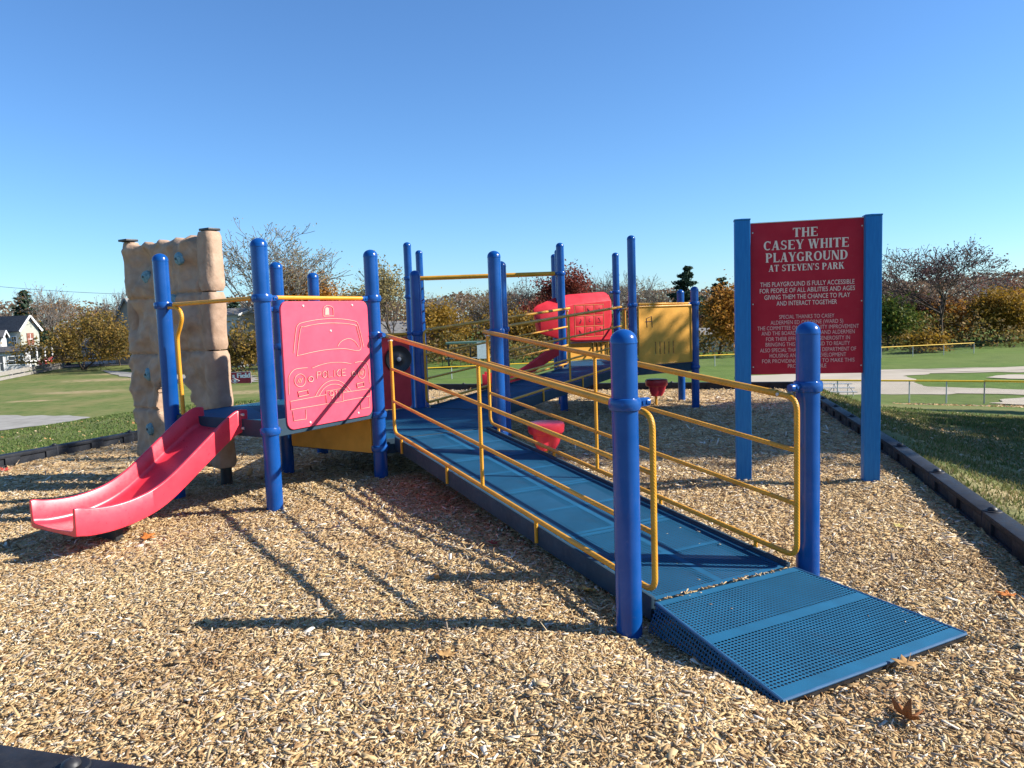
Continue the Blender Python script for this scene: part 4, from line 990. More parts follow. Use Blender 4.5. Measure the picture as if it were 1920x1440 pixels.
e = MB(); e.box((tl + tr_) / 2 - UPZ * .03 + a1 * .01, (.47, .008, .028), u1, a1, UPZ); e.build('back_lip', 'deckblue', RPL, smooth=False)
M['gapsand'] = rough_mat('chips_caught_in_the_gap', (0.42, 0.30, 0.17), (0.72, 0.62, 0.46), 60, .9)

# ------------------------------------------------------------------ park sign
sgL, sgR = Vector((1.952, 6.50, 0)), Vector((2.935, 6.285, 0))
SG = thing('park_sign', ((sgL.x + sgR.x) / 2, (sgL.y + sgR.y) / 2, 0), 'dark red notice board with cream lettering between two blue posts', 'sign')
SX = (sgR - sgL).normalized(); SN = SX.cross(UPZ)
for q, zt_, w in ((sgL, 2.195, .062), (sgR, 2.175, .062)):
    g = mulch_z(q.x, q.y) - .1; b = MB(); b.box((q.x, q.y, (g + zt_) / 2), (w, .062, (zt_ - g) / 2), SX, SN, UPZ, .006); po = b.build('post', 'signblue', SG, ang=40)
    b = MB(); b.box((q.x, q.y, zt_ + .006), (w + .003, .065, .006), SX, SN, UPZ, .004)
    b.add([Vector((q.x, q.y, zt_ + .012)) + SX * a * (w + .004) + SN * c * .066 for a, c in ((-1, -1), (1, -1), (1, 1), (-1, 1))] + [Vector((q.x, q.y, zt_ + .022))], [(0, 1, 4), (1, 2, 4), (2, 3, 4), (3, 0, 4)]); b.build('post_cap', 'signblue', po, smooth=False)
sw0, sw1 = .066, (sgR - sgL).length - .066; SW = sw1 - sw0; sz0, sz1 = .918, 2.168; SH = sz1 - sz0
SO = sgL + SX * sw0 + SN * .012; SO = Vector((SO.x, SO.y, sz0))
bd = MB(); bd.prism([(0, 0), (SW, 0), (SW, SH), (0, SH)], .022, SO, SX, UPZ, SN); BRD = bd.build('sign_board', 'signred', SG, smooth=False, bevel=.003)
eb = MB(); eb.box(SO + SX * (SW / 2) + UPZ * (SH + .004) - SN * .011, (SW / 2, .012, .003), SX, SN, UPZ); eb.build('board_edge', 'letter', BRD, smooth=False)
def serif(txt):
    """heavy display capitals with thick stems, thin bars and slab serifs; returns polygons on a unit-high grid and the width"""
    T, t, s = .24, .085, .07; polys = []; x = 0
    def R(a, b, c, d): polys.append([(x + a, b), (x + c, b), (x + c, d), (x + a, d)])
    def Dg(a0, a1_, w, b0=0, b1=1): polys.append([(x + a0, b0), (x + a0 + w, b0), (x + a1_ + w, b1), (x + a1_, b1)])
    def stem(a, w=T, b0=0, b1=1): R(a, b0, a + w, b1); R(a - .05, b0, a + w + .05, b0 + s) if b0 == 0 else None; R(a - .05, b1 - s, a + w + .05, b1) if b1 == 1 else None
    def arc(cx, cy, rx, ry, a0, a1_, w0_, w1_, n=10):
        for k in range(n):
            q = []
            for tt in (k / n, (k + 1) / n):
                a = radians(a0 + (a1_ - a0) * tt); w = w0_ + (w1_ - w0_) * abs(cos(a)); q.append(((x + cx + rx * cos(a), cy + ry * sin(a)), (x + cx + (rx - w) * cos(a), cy + (ry - min(w, w0_ + .03)) * sin(a))))
            polys.append([q[0][0], q[1][0], q[1][1], q[0][1]])
    for ch in txt:
        if ch == ' ': x += .42; continue
        if ch == 'T': R(0, 1 - t, .82, 1); R(0, .78, .07, 1 - t); R(.75, .78, .82, 1 - t); stem(.29, T, 0, .92); wd = .82
        elif ch == 'H': stem(.05); stem(.60, .18); R(.28, .46, .62, .46 + t); wd = .83
        elif ch == 'E': stem(.05); R(.28, 1 - t, .72, 1); R(.28, 0, .74, t); R(.28, .46, .58, .46 + t); R(.66, .78, .72, 1 - t); R(.68, t, .74, .24); wd = .76
        elif ch == 'C': arc(.45, .5, .45, .5, 50, 310, t, T); R(.70, .70, .77, .95); wd = .80
        elif ch == 'G': arc(.45, .5, .45, .5, 50, 320, t, T); R(.62, .06, .82, .45); R(.55, .40, .9, .46); R(.70, .70, .77, .95); wd = .90
        elif ch == 'A': Dg(.05, .38, .09); Dg(.56, .33, .24); R(.18, .28, .62, .28 + t); R(-.03, 0, .22, s); R(.50, 0, .88, s); wd = .86
        elif ch == 'V': Dg(.38, .03, .24); Dg(.42, .70, .09); R(-.03, 1 - s, .36, 1); R(.62, 1 - s, .88, 1); wd = .84
        elif ch == 'S': arc(.36, .73, .31, .27, 40, 270, t, .17); arc(.36, .27, .34, .27, 90, -140, t, .20); R(.58, .70, .64, .97); R(.03, .03, .09, .30); wd = .72
        elif ch == 'Y': stem(.32, T, 0, .48); Dg(.32, .02, .24, .42, 1); Dg(.46, .70, .09, .42, 1); R(-.03, 1 - s, .34, 1); R(.62, 1 - s, .88, 1); wd = .84
        elif ch == 'W': Dg(.26, .02, .22); Dg(.30, .56, .08); Dg(.74, .50, .22); Dg(.78, 1.06, .08); R(-.03, 1 - s, .32, 1); R(.44, 1 - s, .78, 1); R(.98, 1 - s, 1.22, 1); wd = 1.2
        elif ch == 'I': stem(.05); wd = .34
        elif ch == 'P': stem(.05); arc(.36, .72, .40, .28, -90, 90, t, .22); R(.28, 1 - t, .40, 1); R(.28, .44, .40, .44 + t); wd = .78
        elif ch == 'R': stem(.05); arc(.36, .74, .38, .26, -90, 90, t, .22); R(.28, 1 - t, .40, 1); R(.28, .48, .40, .48 + t); Dg(.62, .34, .22, 0, .5); R(.58, 0, .92, s); wd = .88
        elif ch == 'L': stem(.05); R(.28, 0, .74, t); R(.68, t, .74, .26); wd = .74
        elif ch == 'O': arc(.47, .5, .47, .5, 0, 360, t, T, 22); wd = .94
        elif ch == 'U': R(.05, .3, .05 + T, 1); arc(.43, .33, .38, .33, 180, 360, t, .2); R(.70, .3, .79, 1); R(0, 1 - s, .34, 1); R(.62, 1 - s, .88, 1); wd = .86
        elif ch == 'N': stem(.08, .09); stem(.74, .09, .0, 1); Dg(.62, .06, .24); wd = .90
        elif ch == 'D': stem(.05); arc(.36, .5, .50, .5, -90, 90, t, T); R(.28, 1 - t, .38, 1); R(.28, 0, .38, t); wd = .88
        elif ch == 'K': stem(.05); Dg(.28, .62, .10, .42, 1); Dg(.64, .36, .24, 0, .58); R(.58, 0, .96, s); R(.54, 1 - s, .84, 1); wd = .90
        elif ch == "'": polys.append([(x + .03, .72), (x + .13, .72), (x + .2, 1), (x, 1)]); wd = .2
        else: wd = .5
        x += wd + .12
    return polys, x - .12
def heading(txt, fx, fy, cap, width):
    """fx, fy: centre on the board as fractions from the left and the top; cap height and width in board fractions"""
    polys, w = serif(txt); b = MB(); kx = SW * width / w; kz = SH * cap
    c = SO + SX * (SW * fx) + UPZ * (SH * (1 - fy)) + SN * .003
    # each stroke a thin slab; steps of a hair keep crossing strokes off one plane
    for i, po in enumerate(polys):
        b.prism([((a - w / 2) * kx, (z - .5) * kz) for a, z in po], .003, c + SN * (.00012 * (i % 17)), SX, UPZ, SN)
    b.build('lettering', 'letter', BRD, smooth=False)
def fy(py): return (py - 412) / 289.0
def wx_(a, b): return (b - a) / 218.0
def fxm(a, b): return ((a + b) / 2 - 1397) / 218.0
for txt, y, cap, a, b in (('THE', 432.5, 17, 1480, 1528), ('CASEY WHITE', 455, 17.5, 1423, 1587), ('PLAYGROUND', 478, 17.5, 1427, 1585), ("AT STEVEN'S PARK", 498, 12.5, 1433, 1578)):
    heading(txt, fxm(a, b), fy(y), cap / 289, wx_(a, b))
def text_mesh(txt):
    cu = bpy.data.curves.new('t', 'FONT'); cu.body = txt; cu.size = 1; cu.resolution_u = 3; o = bpy.data.objects.new('t', cu); COL.objects.link(o)
    bpy.context.view_layer.update(); ev = o.evaluated_get(bpy.context.evaluated_depsgraph_get()); me = bpy.data.meshes.new_from_object(ev)
    V = [(v.co.x, v.co.y) for v in me.vertices]; F = [tuple(f.vertices) for f in me.polygons]; bpy.data.objects.remove(o); bpy.data.curves.remove(cu); bpy.data.meshes.remove(me); return V, F
def flat_text(txt, c, X_, N_, width, cap, mat, parent, name='lettering', bold=0):
    V, F = text_mesh(txt); x0 = min(v[0] for v in V); x1 = max(v[0] for v in V); y1 = .729 * .95
    b = MB(); kx = width / (x1 - x0); kz = cap / y1
    for k in range(-bold, bold + 1):
        b.add([c + X_ * ((a - (x0 + x1) / 2) * kx + k * cap * .045) + UPZ * ((z - y1 / 2) * kz) + N_ * (.0006 * k) for a, z in V], F)
    return b.build(name, mat, parent, smooth=False)
for txt, y, a, b in (('THIS PLAYGROUND IS FULLY ACCESSIBLE', 528.5, 1416, 1598), ('FOR PEOPLE OF ALL ABILITIES AND AGES', 540.5, 1415, 1599), ('GIVING THEM THE CHANCE TO PLAY', 553, 1424, 1590), ('AND INTERACT TOGETHER', 565, 1448, 1565),
                     ('SPECIAL THANKS TO CASEY', 591, 1453, 1560), ('ALDERMEN ED OSBORNE (WARD 5)', 601.5, 1436, 1577), ('THE COMMITTEE ON COMMUNITY IMPROVEMENT', 612, 1410, 1607), ('AND THE BOARD OF MAYOR AND ALDERMEN', 622, 1418, 1599),
                     ('FOR THEIR EFFORTS AND GENEROSITY IN', 633, 1427, 1590), ('BRINGING THIS PLAYGROUND TO REALITY', 643.5, 1426, 1590), ('ALSO SPECIAL THANKS TO THE DEPARTMENT OF', 654.5, 1415, 1602), ('HOUSING AND URBAN DEVELOPMENT', 665, 1434, 1583),
                     ('FOR PROVIDING FUNDING TO MAKE THIS', 675.5, 1419, 1599), ('PROJECT POSSIBLE', 685.5, 1470, 1545)):
    big = y < 580
    flat_text(txt, SO + SX * (SW * fxm(a, b)) + UPZ * (SH * (1 - fy(y))) + SN * .003, SX, SN, SW * wx_(a, b), SH * (8.6 if big else 7.4) / 289, 'letter' if big else 'letterpink', BRD, bold=0)
for fx_, f in ((.02, .06), (.02, .53), (.985, .53), (.985, .95), (.02, .95), (.985, .05)):
    MB().lathe(SO + SX * SW * fx_ + UPZ * SH * (1 - f), [(.006, 0), (.006, .003)], 8, SN).build('screw', 'bolt', BRD)

# ------------------------------------------------------------------ red moulded stools on yellow stems
def stool(x, y, zt_, label):
    g = mulch_z(x, y); t = thing('stool', (x, y, g), label, 'stool', 'red stools on the wood chips')
    seg = 48; b = MB()
    def lobed(r, k, z, sq=1): return [Vector((x + r * (1 + k * cos(3 * a + .6)) * cos(a), y + r * (1 + k * cos(3 * a + .6)) * sin(a), z)) for a in [2 * pi * i / seg for i in range(seg)]]
    rings = [lobed(.045, .0, zt_ - .285), lobed(.082, .22, zt_ - .283), lobed(.098, .24, zt_ - .25), lobed(.112, .26, zt_ - .22), lobed(.128, .27, zt_ - .15), lobed(.136, .25, zt_ - .122), lobed(.142, .20, zt_ - .116), lobed(.170, .07, zt_ - .110), lobed(.182, .06, zt_ - .095), lobed(.190, .055, zt_ - .03), lobed(.184, .055, zt_ - .008), lobed(.168, .055, zt_), lobed(.08, .04, zt_ + .002)]
    b.add([v for r in rings for v in r], [])
    for i in range(len(rings) - 1):
        for k in range(seg): b.f.append((i * seg + k, i * seg + (k + 1) % seg, (i + 1) * seg + (k + 1) % seg, (i + 1) * seg + k))
    b.f.append(tuple(range(seg))[::-1]); b.f.append(tuple((len(rings) - 1) * seg + k for k in range(seg)))
    b.build('seat', 'red', t, ang=40)
    b = MB(); b.lathe((x, y, 0), [(.022, g - .06), (.022, zt_ - .28)], 12); b.build('stem', 'yellow', t)
stool(.325, 7.86, .375, 'red moulded stool on a yellow stem close beside the long front ramp')
stool(2.44, 13.05, .30, 'red moulded stool standing alone in front of the far blue deck posts')

# ------------------------------------------------------------------ plastic border timbers round the chips
def border_proto():
    t = thing('border_timber', (0, 0, 0), 'x', 'border timber', 'plastic border timbers round the wood chips')
    L = 1.205; b = MB()
    b.box((L / 2, .062, -.15), (L / 2 - .004, .040, .146), bev=.012)                         # core
    for z0, z1 in ((-.042, 0), (-.30, -.115)): b.box((L / 2, .062, (z0 + z1) / 2), (L / 2 - .006, .062, (z1 - z0) / 2), bev=.010)
    for x0, x1 in ((.0, .16), (.50, .70), (1.04, L)): b.box(((x0 + x1) / 2, .062, -.08), ((x1 - x0) / 2 - .003, .0615, .045), bev=.008)
    b.build('body', 'border', t, ang=40, origin=(0, 0, 0))
    c = MB(); c.lathe((.0, .062, -.3), [(.060, 0), (.060, .296), (.052, .306), (.0, .308)], 20, caps=False); c.build('joint', 'border', t, ang=40, origin=(0, 0, 0))
    k = MB(); k.lathe((.0, .062, .007), [(.026, 0), (.030, .004), (.026, .014), (.014, .021), (.002, .023)], 16, caps=False); k.build('stake_cap', 'black', t, ang=60, origin=(0, 0, 0))
    return t
BT = border_proto(); bt_used = False
ORD = ['first', 'second', 'third', 'fourth', 'fifth', 'sixth', 'seventh', 'eighth', 'ninth', 'tenth', 'eleventh', 'twelfth', 'thirteenth']
def border_row(A, B_, i0, i1, side, start=0.0, zoff=.13, zend=None):
    global bt_used
    d = (B_ - A).normalized(); out = Vector((d.y, -d.x, 0)); n = int((B_ - A).length / 1.215) + 1; j = 0
    for k in range(n):
        q = A + d * (start + k * 1.215)
        if not (i0 <= k < i1): continue
        r = q + d * 1.2
        za, zb_ = plane_z(q.y) + zoff, plane_z(r.y) + zoff
        o = BT if not bt_used else copy_tree(BT); bt_used = True
        # local y points out of the bed
        ang = atan2(d.y, d.x); o.rotation_mode = 'ZYX'
        mat = Matrix.Translation((q.x, q.y, za)) @ Matrix(((d.x, out.x, 0, 0), (d.y, out.y, 0, 0), (0, 0, -1, 0), (0, 0, 0, 1))) if False else None
        X_ = Vector((d.x, d.y, (zb_ - za) / 1.2)).normalized(); Y_ = UPZ.cross(X_).normalized()
        flip = Y_.dot(out) < 0
        if flip:
            X_ = -X_; Y_ = UPZ.cross(X_).normalized(); q2 = q + d * 1.205; za2 = zb_
        else: q2, za2 = q, za
        Z_ = X_.cross(Y_)
        Mx = Matrix(((X_.x, Y_.x, Z_.x, q2.x), (X_.y, Y_.y, Z_.y, q2.y), (X_.z, Y_.z, Z_.z, za2), (0, 0, 0, 1)))
        o.rotation_mode = 'XYZ'; o.location = Mx.to_translation(); o.rotation_euler = Mx.to_euler()
        o['label'] = side % ORD[j]; j += 1
border_row(QUAD[0], QUAD[1], 1, 12, '%s black plastic border timber from the near end of the right-hand row beside the grass')
border_row(QUAD[1], QUAD[2], 0, 8, '%s black border timber from the right in the far back row', zoff=.14)
border_row(QUAD[2], QUAD[3], 0, 11, '%s black slotted border timber from the far end of the left-hand row', zoff=.13)
border_row(QUAD[3], QUAD[0], 4, 7, '%s black border timber in the nearest row at the bottom left', start=-.03, zoff=.14)

# ------------------------------------------------------------------ fallen leaves
def leaf(px, py, size, mat, label, yaw, curl, tilt=.15, z=None):
    q = atz(px, py, 0); g = mulch_z(q.x, q.y); size *= 1.3; q = atz(px, py, g + .022)
    n = 5; pts = []
    for k in range(n * 4):
        a = 2 * pi * k / (n * 4); ph = (k % 4); r = (1.0, .62, .42, .62)[ph] * (1.0 if k // 4 not in (0,) else .55)
        r *= (1, .85, .95, .9, .85)[k // 4]; pts.append((r * cos(a + pi), r * sin(a + pi)))
    b = MB(); V = [Vector((0, 0, 0))]
    for f in (.5, 1.0): V += [Vector((x * f, y * f, 0)) for x, y in pts]
    m = len(pts)
    F = [(0, 1 + i, 1 + (i + 1) % m) for i in range(m)] + [(1 + i, 1 + m + i, 1 + m + (i + 1) % m, 1 + (i + 1) % m) for i in range(m)]
    R = Matrix.Rotation(yaw, 3, 'Z') @ Matrix.Rotation(tilt, 3, 'X')
    W_ = []
    for v in V:
        v = v * size; v.z = curl * (v.y * v.y + .4 * v.x * v.x) / size + .12 * size * noise.noise(v * 40 + Vector((px, py, 0))); v = R @ v; W_.append(v)
    lo = min(v.z for v in W_)
    b.add([q + v - UPZ * (lo + .004) for v in W_], F)
    b.tube([q + R @ Vector((size * .3, 0, 0)) - UPZ * lo, q + R @ Vector((size * 1.2, size * .15, .12 * size)) - UPZ * lo], .0012, 4)
    o = b.build('fallen_leaf', mat, None); sd_ = o.modifiers.new('thick', 'SOLIDIFY'); sd_.thickness = .0008
    tag(o, label, 'leaf', 'fallen leaves on the wood chips')
leaf(1700, 1348, .062, 'leafbrown', 'curled dark brown leaf on the chips in front of the blue ramp plate', 2.2, 1.1, .7)
leaf(1700, 1246, .058, 'leaftan', 'flat tan leaf half under the front edge of the blue ramp plate', .8, .15, .1)
leaf(835, 1228, .050, 'leaftan', 'small pale brown leaf on the open wood chips in front of the post shadow', 1.9, .4, .2)
leaf(275, 1008, .060, 'leaforange', 'orange leaf lying on the chips just past the foot of the front slide', .4, .3, .2)
leaf(1888, 1113, .058, 'leaforange', 'flat orange brown leaf at the edge of the shade by the right-hand border', 2.9, .1, .05)
leaf(1107, 1108, .075, 'leafyellow', 'large pale yellow leaf in the shade against the foot of the nearest blue post', 2.6, .25, .25)
leaf(925, 1018, .040, 'leafred', 'little red leaf on the chips under the ramp railing', 1.2, .3, .2)
leaf(1683, 986, .034, 'leafyellow', 'tiny yellow leaf on the chips below the sign', .2, .3, .2)
leaf(8, 882, .06, 'leafred', 'red orange leaf on the chips near the left-hand border', 1.0, .4, .3)
def leaf_litter(name, n, seed, regions, mat, s0=.03):
    rng = np.random.default_rng(seed); V = []; 
    for (x0, x1, y0, y1), w in regions:
        k = int(n * w); c = 0
        while c < k:
            x, y = rng.uniform(x0, x1), rng.uniform(y0, y1); c += 1
            if qdist(x, y) < .18 or not in_view(x, y, 0, 40): continue
            z = terrain_z(x, y) + .02; a = rng.uniform(0, 2 * pi); s = rng.uniform(.6, 1.3) * s0 * (1 + y * .012)
            X_ = Vector((cos(a), sin(a), rng.normal(0, .3))); Y_ = Vector((-sin(a), cos(a), rng.normal(0, .4)))
            c0 = Vector((x, y, z)); V += [c0 + X_ * s, c0 + Y_ * s * .7, c0 - X_ * s, c0 - Y_ * s * .7]
    F = np.arange(len(V)).reshape(-1, 4); tag(link_mesh(name, np_mesh(name, V, F, mat)), kind='stuff')
M['litter'] = foliage('leaf_litter', [(0.36, 0.14, 0.05), (0.50, 0.24, 0.08), (0.55, 0.40, 0.18), (0.62, 0.50, 0.32), (0.28, 0.10, 0.05)], .15)
fa = at(1640, 757, 38.3); fb = at(1930, 770, 36.3)
leaf_litter('leaf_litter', 3800, 4, [((-28, -5, 9, 36), .6), ((4, 16, 4, 24), .40), ((-6, 10, 16, 34), .18)], 'litter')
leaf_litter('leaf_litter', 900, 6, [((fa.x, fb.x + 3, min(fa.y, fb.y) - 1.2, min(fa.y, fb.y) + .3), 1.0)], 'litter', .05)
# ------------------------------------------------------------------ trees
M['lf_gold'] = foliage('gold_leaves', [(0.09, 0.060, 0.015), (0.25, 0.145, 0.020), (0.36, 0.205, 0.022), (0.17, 0.125, 0.030)])
M['lf_orange'] = foliage('orange_leaves', [(0.15, 0.055, 0.014), (0.36, 0.145, 0.022), (0.44, 0.21, 0.026), (0.22, 0.125, 0.03)])
M['lf_olive'] = foliage('olive_gold_leaves', [(0.065, 0.060, 0.016), (0.14, 0.115, 0.025), (0.28, 0.165, 0.030), (0.18, 0.115, 0.028)])
M['lf_tan'] = foliage('tan_willow_leaves', [(0.20, 0.16, 0.06), (0.34, 0.27, 0.11), (0.42, 0.34, 0.16)])
M['lf_pale'] = foliage('pale_sparse_leaves', [(0.20, 0.19, 0.10), (0.36, 0.32, 0.18), (0.28, 0.24, 0.15)])
M['lf_darkred'] = foliage('dark_red_leaves', [(0.09, 0.02, 0.015), (0.20, 0.04, 0.025), (0.26, 0.07, 0.03)])
M['lf_brown'] = foliage('brown_oak_leaves', [(0.06, 0.035, 0.022), (0.12, 0.065, 0.035), (0.17, 0.09, 0.045)])
M['lf_purple'] = foliage('purple_brown_leaves', [(0.07, 0.04, 0.045), (0.13, 0.075, 0.08), (0.17, 0.11, 0.09)])
M['lf_green'] = foliage('green_leaves', [(0.03, 0.06, 0.012), (0.07, 0.12, 0.02), (0.14, 0.17, 0.03), (0.26, 0.20, 0.04)])
M['lf_pine'] = foliage('pine_needles', [(0.018, 0.040, 0.022), (0.035, 0.065, 0.035), (0.05, 0.085, 0.05)], .15)
M['lf_mix'] = foliage('mixed_autumn_undergrowth', [(0.09, 0.07, 0.02), (0.20, 0.135, 0.035), (0.34, 0.19, 0.035), (0.13, 0.12, 0.035), (0.21, 0.12, 0.045), (0.17, 0.13, 0.09)])
GROUP_T = 'autumn trees beyond the playing field'
def tubes_np(segs):
    """segs: list of (p0, p1, r0, r1, sides) -> verts, quads"""
    V = []; F = []
    for a, b_, r0, r1, n in segs:
        t = (b_ - a); t = t.normalized() if t.length > 1e-6 else UPZ; u = t.orthogonal().normalized(); w = t.cross(u); base = len(V)
        for c, r in ((a, r0), (b_, r1)):
            for k in range(n): an = 2 * pi * k / n; V.append(c + u * (cos(an) * r) + w * (sin(an) * r))
        for k in range(n): F.append((base + k, base + (k + 1) % n, base + n + (k + 1) % n, base + n + k))
    return V, F
def leaf_quads(C, size, rng, flat=.8):
    n = len(C); A = rng.normal(size=(n, 3)); A[:, 2] *= flat; A /= np.linalg.norm(A, axis=1)[:, None]; B = np.cross(A, rng.normal(size=(n, 3))); B /= np.linalg.norm(B, axis=1)[:, None]
    s = size * rng.uniform(.5, 1.25, n); V = np.empty((n, 4, 3))
    V[:, 0] = C + A * s[:, None]; V[:, 1] = C + B * (s * .55)[:, None]; V[:, 2] = C - A * s[:, None] * .9; V[:, 3] = C - B * (s * .55)[:, None]
    return V.reshape(-1, 3), np.arange(n * 4).reshape(-1, 4)
def skeleton(seed, levels=4, kids=(4, 5, 4, 3), spread=.75, trunk=.3, wander=.16, multi=1, upturn=.25):
    """unit-high branching skeleton: segments and tip points"""
    rnd = random.Random(seed); segs = []; tips = []
    def grow(q, d, L, r, lv):
        n = 4 if lv < 2 else 3; pts = [q]
        for i in range(n):
            d = (d + Vector((rnd.gauss(0, wander), rnd.gauss(0, wander), rnd.gauss(0, wander * .6) + upturn * .12 * (lv > 0)))).normalized()
            q2 = q + d * (L / n); rr0 = r * (1 - .5 * i / n); rr1 = r * (1 - .5 * (i + 1) / n)
            segs.append((q, q2, rr0, rr1, 6 if lv == 0 else 4 if lv == 1 else 3)); q = q2; pts.append(q)
        if lv >= levels: tips.extend(pts[1:]); return
        if lv == levels - 1: tips.extend(pts[-2:])
        k = kids[min(lv, len(kids) - 1)]; ph = rnd.uniform(0, 6.28)
        for i in range(k):
            t = 1.0 if i == 0 and lv > 0 else rnd.uniform(.35 if lv else .55, 1.0)
            f = t * n; j = min(n - 1, int(f)); c = pts[j].lerp(pts[j + 1], f - j)
            ang = rnd.uniform(.45, 1.0) * spread * (1.0 if i else .5); az = ph + i * 2 * pi / k + rnd.uniform(-.5, .5)
            u = d.orthogonal().normalized(); w = d.cross(u); nd = (d * cos(ang) + (u * cos(az) + w * sin(az)) * sin(ang)).normalized()
            nd = (nd + UPZ * upturn * .3).normalized()
            grow(c, nd, L * rnd.uniform(.58, .82), r * rnd.uniform(.42, .58), lv + 1)
    for m in range(multi):
        d = UPZ if multi == 1 else Vector((cos(m * 2.4 + seed), sin(m * 2.4 + seed), rnd.uniform(.7, 1.3))).normalized()
        grow(Vector((0, 0, 0)), d, trunk, .022 if multi == 1 else .016, 0)
    return segs, tips
def tree(name, label, base, H, Wd, leafmat, nleaf=2500, lsize=.22, seed=0, bark='bark', levels=4, kids=(4, 5, 4, 3), spread=.75, trunk=.3, jit=.5, multi=1, upturn=.25, cat='tree', group=GROUP_T, r_k=1.0, low=0.0, wander=.16, pct=90, rmin=.016, dense=1.0, clump=1.6):
    nleaf = int(nleaf * dense)
    segs, tips = skeleton(seed, levels, kids, spread, trunk, wander, multi, upturn)
    T = np.array([tuple(t) for t in tips]); zmax = max(np.percentile(T[:, 2], 99), .01); rad = max(np.percentile(np.hypot(T[:, 0], T[:, 1]), pct), .01)
    kz = H / zmax; kx = Wd / 2 / rad
    S = lambda v: Vector((v.x * kx, v.y * kx, v.z * kz))
    kr = H * r_k
    t = thing(name, base, label, cat, group)
    V, F = tubes_np([(S(a), S(b_), max(r0 * kr, rmin), max(r1 * kr, rmin * .8), n) for a, b_, r0, r1, n in segs])
    # root flare keeps the trunk in the ground
    o = link_mesh('trunk', np_mesh('trunk', [tuple(v) for v in V], F, bark, True), t, Vector(base)); 
    for v in o.data.vertices:
        if v.co.z < .02: v.co.z -= .3
    if nleaf:
        rng = np.random.default_rng(seed + 100); P = T * np.array([kx, kx, kz]); pick = rng.integers(0, len(P), nleaf)
        # uneven: whole sprays carry more or fewer leaves
        wgt = np.array([max(0.03, .6 + clump * noise.noise(Vector((q[0] * .55 + seed, q[1] * .55, q[2] * .55)))) for q in P]); pr = wgt / wgt.sum(); pick = rng.choice(len(P), nleaf, p=pr)
        C = P[pick] + rng.normal(0, jit, (nleaf, 3)) * np.array([1, 1, .8]); C[:, 2] = np.maximum(C[:, 2], low)
        Vl, Fl = leaf_quads(C, lsize, rng); link_mesh('crown', np_mesh('crown', Vl, Fl, leafmat), t, Vector(base))
    return t
def conifer(label, base, H, Wd, seed, layers=14, open_=.5, name='pine_tree', lsize=.26, per=260):
    rnd = random.Random(seed); rng = np.random.default_rng(seed); t = thing(name, base, label, 'tree', GROUP_T); segs = [(Vector((0, 0, -.3)), Vector((0, 0, H * .55)), H * .016, H * .010, 7), (Vector((0, 0, H * .55)), Vector((0, 0, H)), H * .010, .02, 5)]; C = []
    for i in range(layers):
        f = i / (layers - 1); z0_ = H * (.22 + .76 * f); R = Wd / 2 * (1 - f) ** .75 * rnd.uniform(.75, 1.1) + .25
        for k in range(rnd.randint(4, 6)):
            a = rnd.uniform(0, 6.28); z = min(H * .98, z0_ + rnd.gauss(0, H * .03)); L = R * rnd.uniform(.5, 1.25); q0 = Vector((0, 0, z)); q1 = Vector((cos(a) * L, sin(a) * L, z + L * rnd.uniform(-.05, .45)))
            segs.append((q0, q1, H * .004, .02, 3)); n = int(per * (.35 + L / Wd))
            for _ in range(n):
                s = rnd.uniform(.35, 1.05) ** .8; c = q0.lerp(q1, s); w = .10 * L + .16
                C.append((c.x + rnd.gauss(0, w), c.y + rnd.gauss(0, w), c.z + rnd.gauss(0, w * .45)))
    V, F = tubes_np(segs); link_mesh('trunk', np_mesh('trunk', [tuple(v) for v in V], F, 'bark', True), t, Vector(base))
    Vl, Fl = leaf_quads(np.array(C), lsize, rng, .4); link_mesh('crown', np_mesh('crown', Vl, Fl, 'lf_pine'), t, Vector(base)); return t
def tpos(px, Y, top_px, w_px):
    b = at(px, 640, Y); g = terrain_z(b.x, b.y); tp = at(px, top_px, Y); return (b.x, b.y, g), tp.z - g, w_px * Y / F_PX
sd0 = [10]
def T_(px, Y, top, w, label, leafmat, name='tree', **k):
    b, H, Wd = tpos(px, Y, top, w); sd0[0] += 7
    k.setdefault('seed', sd0[0]); return tree(name, label, b, H, Wd, leafmat, **k)
BARE = dict(rmin=.024, levels=5, kids=(4, 5, 4, 3, 3), jit=.35, lsize=.13, bark='palebark', spread=.7)
FULL = dict(levels=4, kids=(5, 5, 4, 3), jit=.70, lsize=.20, trunk=.14, dense=2.4, clump=2.6, upturn=.1, spread=.9)
# left
conifer('dark evergreen tree behind the white gabled house', *tpos(52, 122, 545, 62), seed=3)
T_(128, 116, 541, 120, 'bare pinkish tree rising behind the golden tree at the left', 'lf_orange', 'bare_tree', nleaf=700, **BARE)
T_(205, 118, 548, 95, 'thin bare tree just left of the climbing wall', 'lf_purple', 'bare_tree', nleaf=350, **BARE)
T_(152, 97, 586, 205, 'spreading golden tree with several dark stems left of the climbing wall', 'lf_olive', 'golden_tree', nleaf=8500, levels=4, kids=(5, 5, 4, 3), jit=.60, lsize=.19, trunk=.34, multi=3, spread=.9, upturn=.05, low=1.3)
T_(222, 104, 618, 62, 'small olive tree in front of the tan gable beside the climbing wall', 'lf_olive', 'small_tree', nleaf=1500, **FULL)
T_(16, 130, 585, 90, 'bare tree at the far left edge behind the white house', 'lf_brown', 'bare_tree', nleaf=500, **BARE)
T_(500, 86, 424, 290, 'tall pale thinly leaved tree right of the climbing wall', 'lf_pale', 'tall_tree', nleaf=3600, levels=5, kids=(5, 4, 4, 3, 3), jit=.40, lsize=.13, bark='palebark', trunk=.25, spread=.8, pct=82, rmin=.034)
T_(335, 108, 560, 90, 'bare tree standing behind the climbing wall', 'lf_brown', 'bare_tree', nleaf=500, **BARE)
conifer('small dark evergreen behind the grey clapboard house', *tpos(447, 118, 566, 60), seed=8)
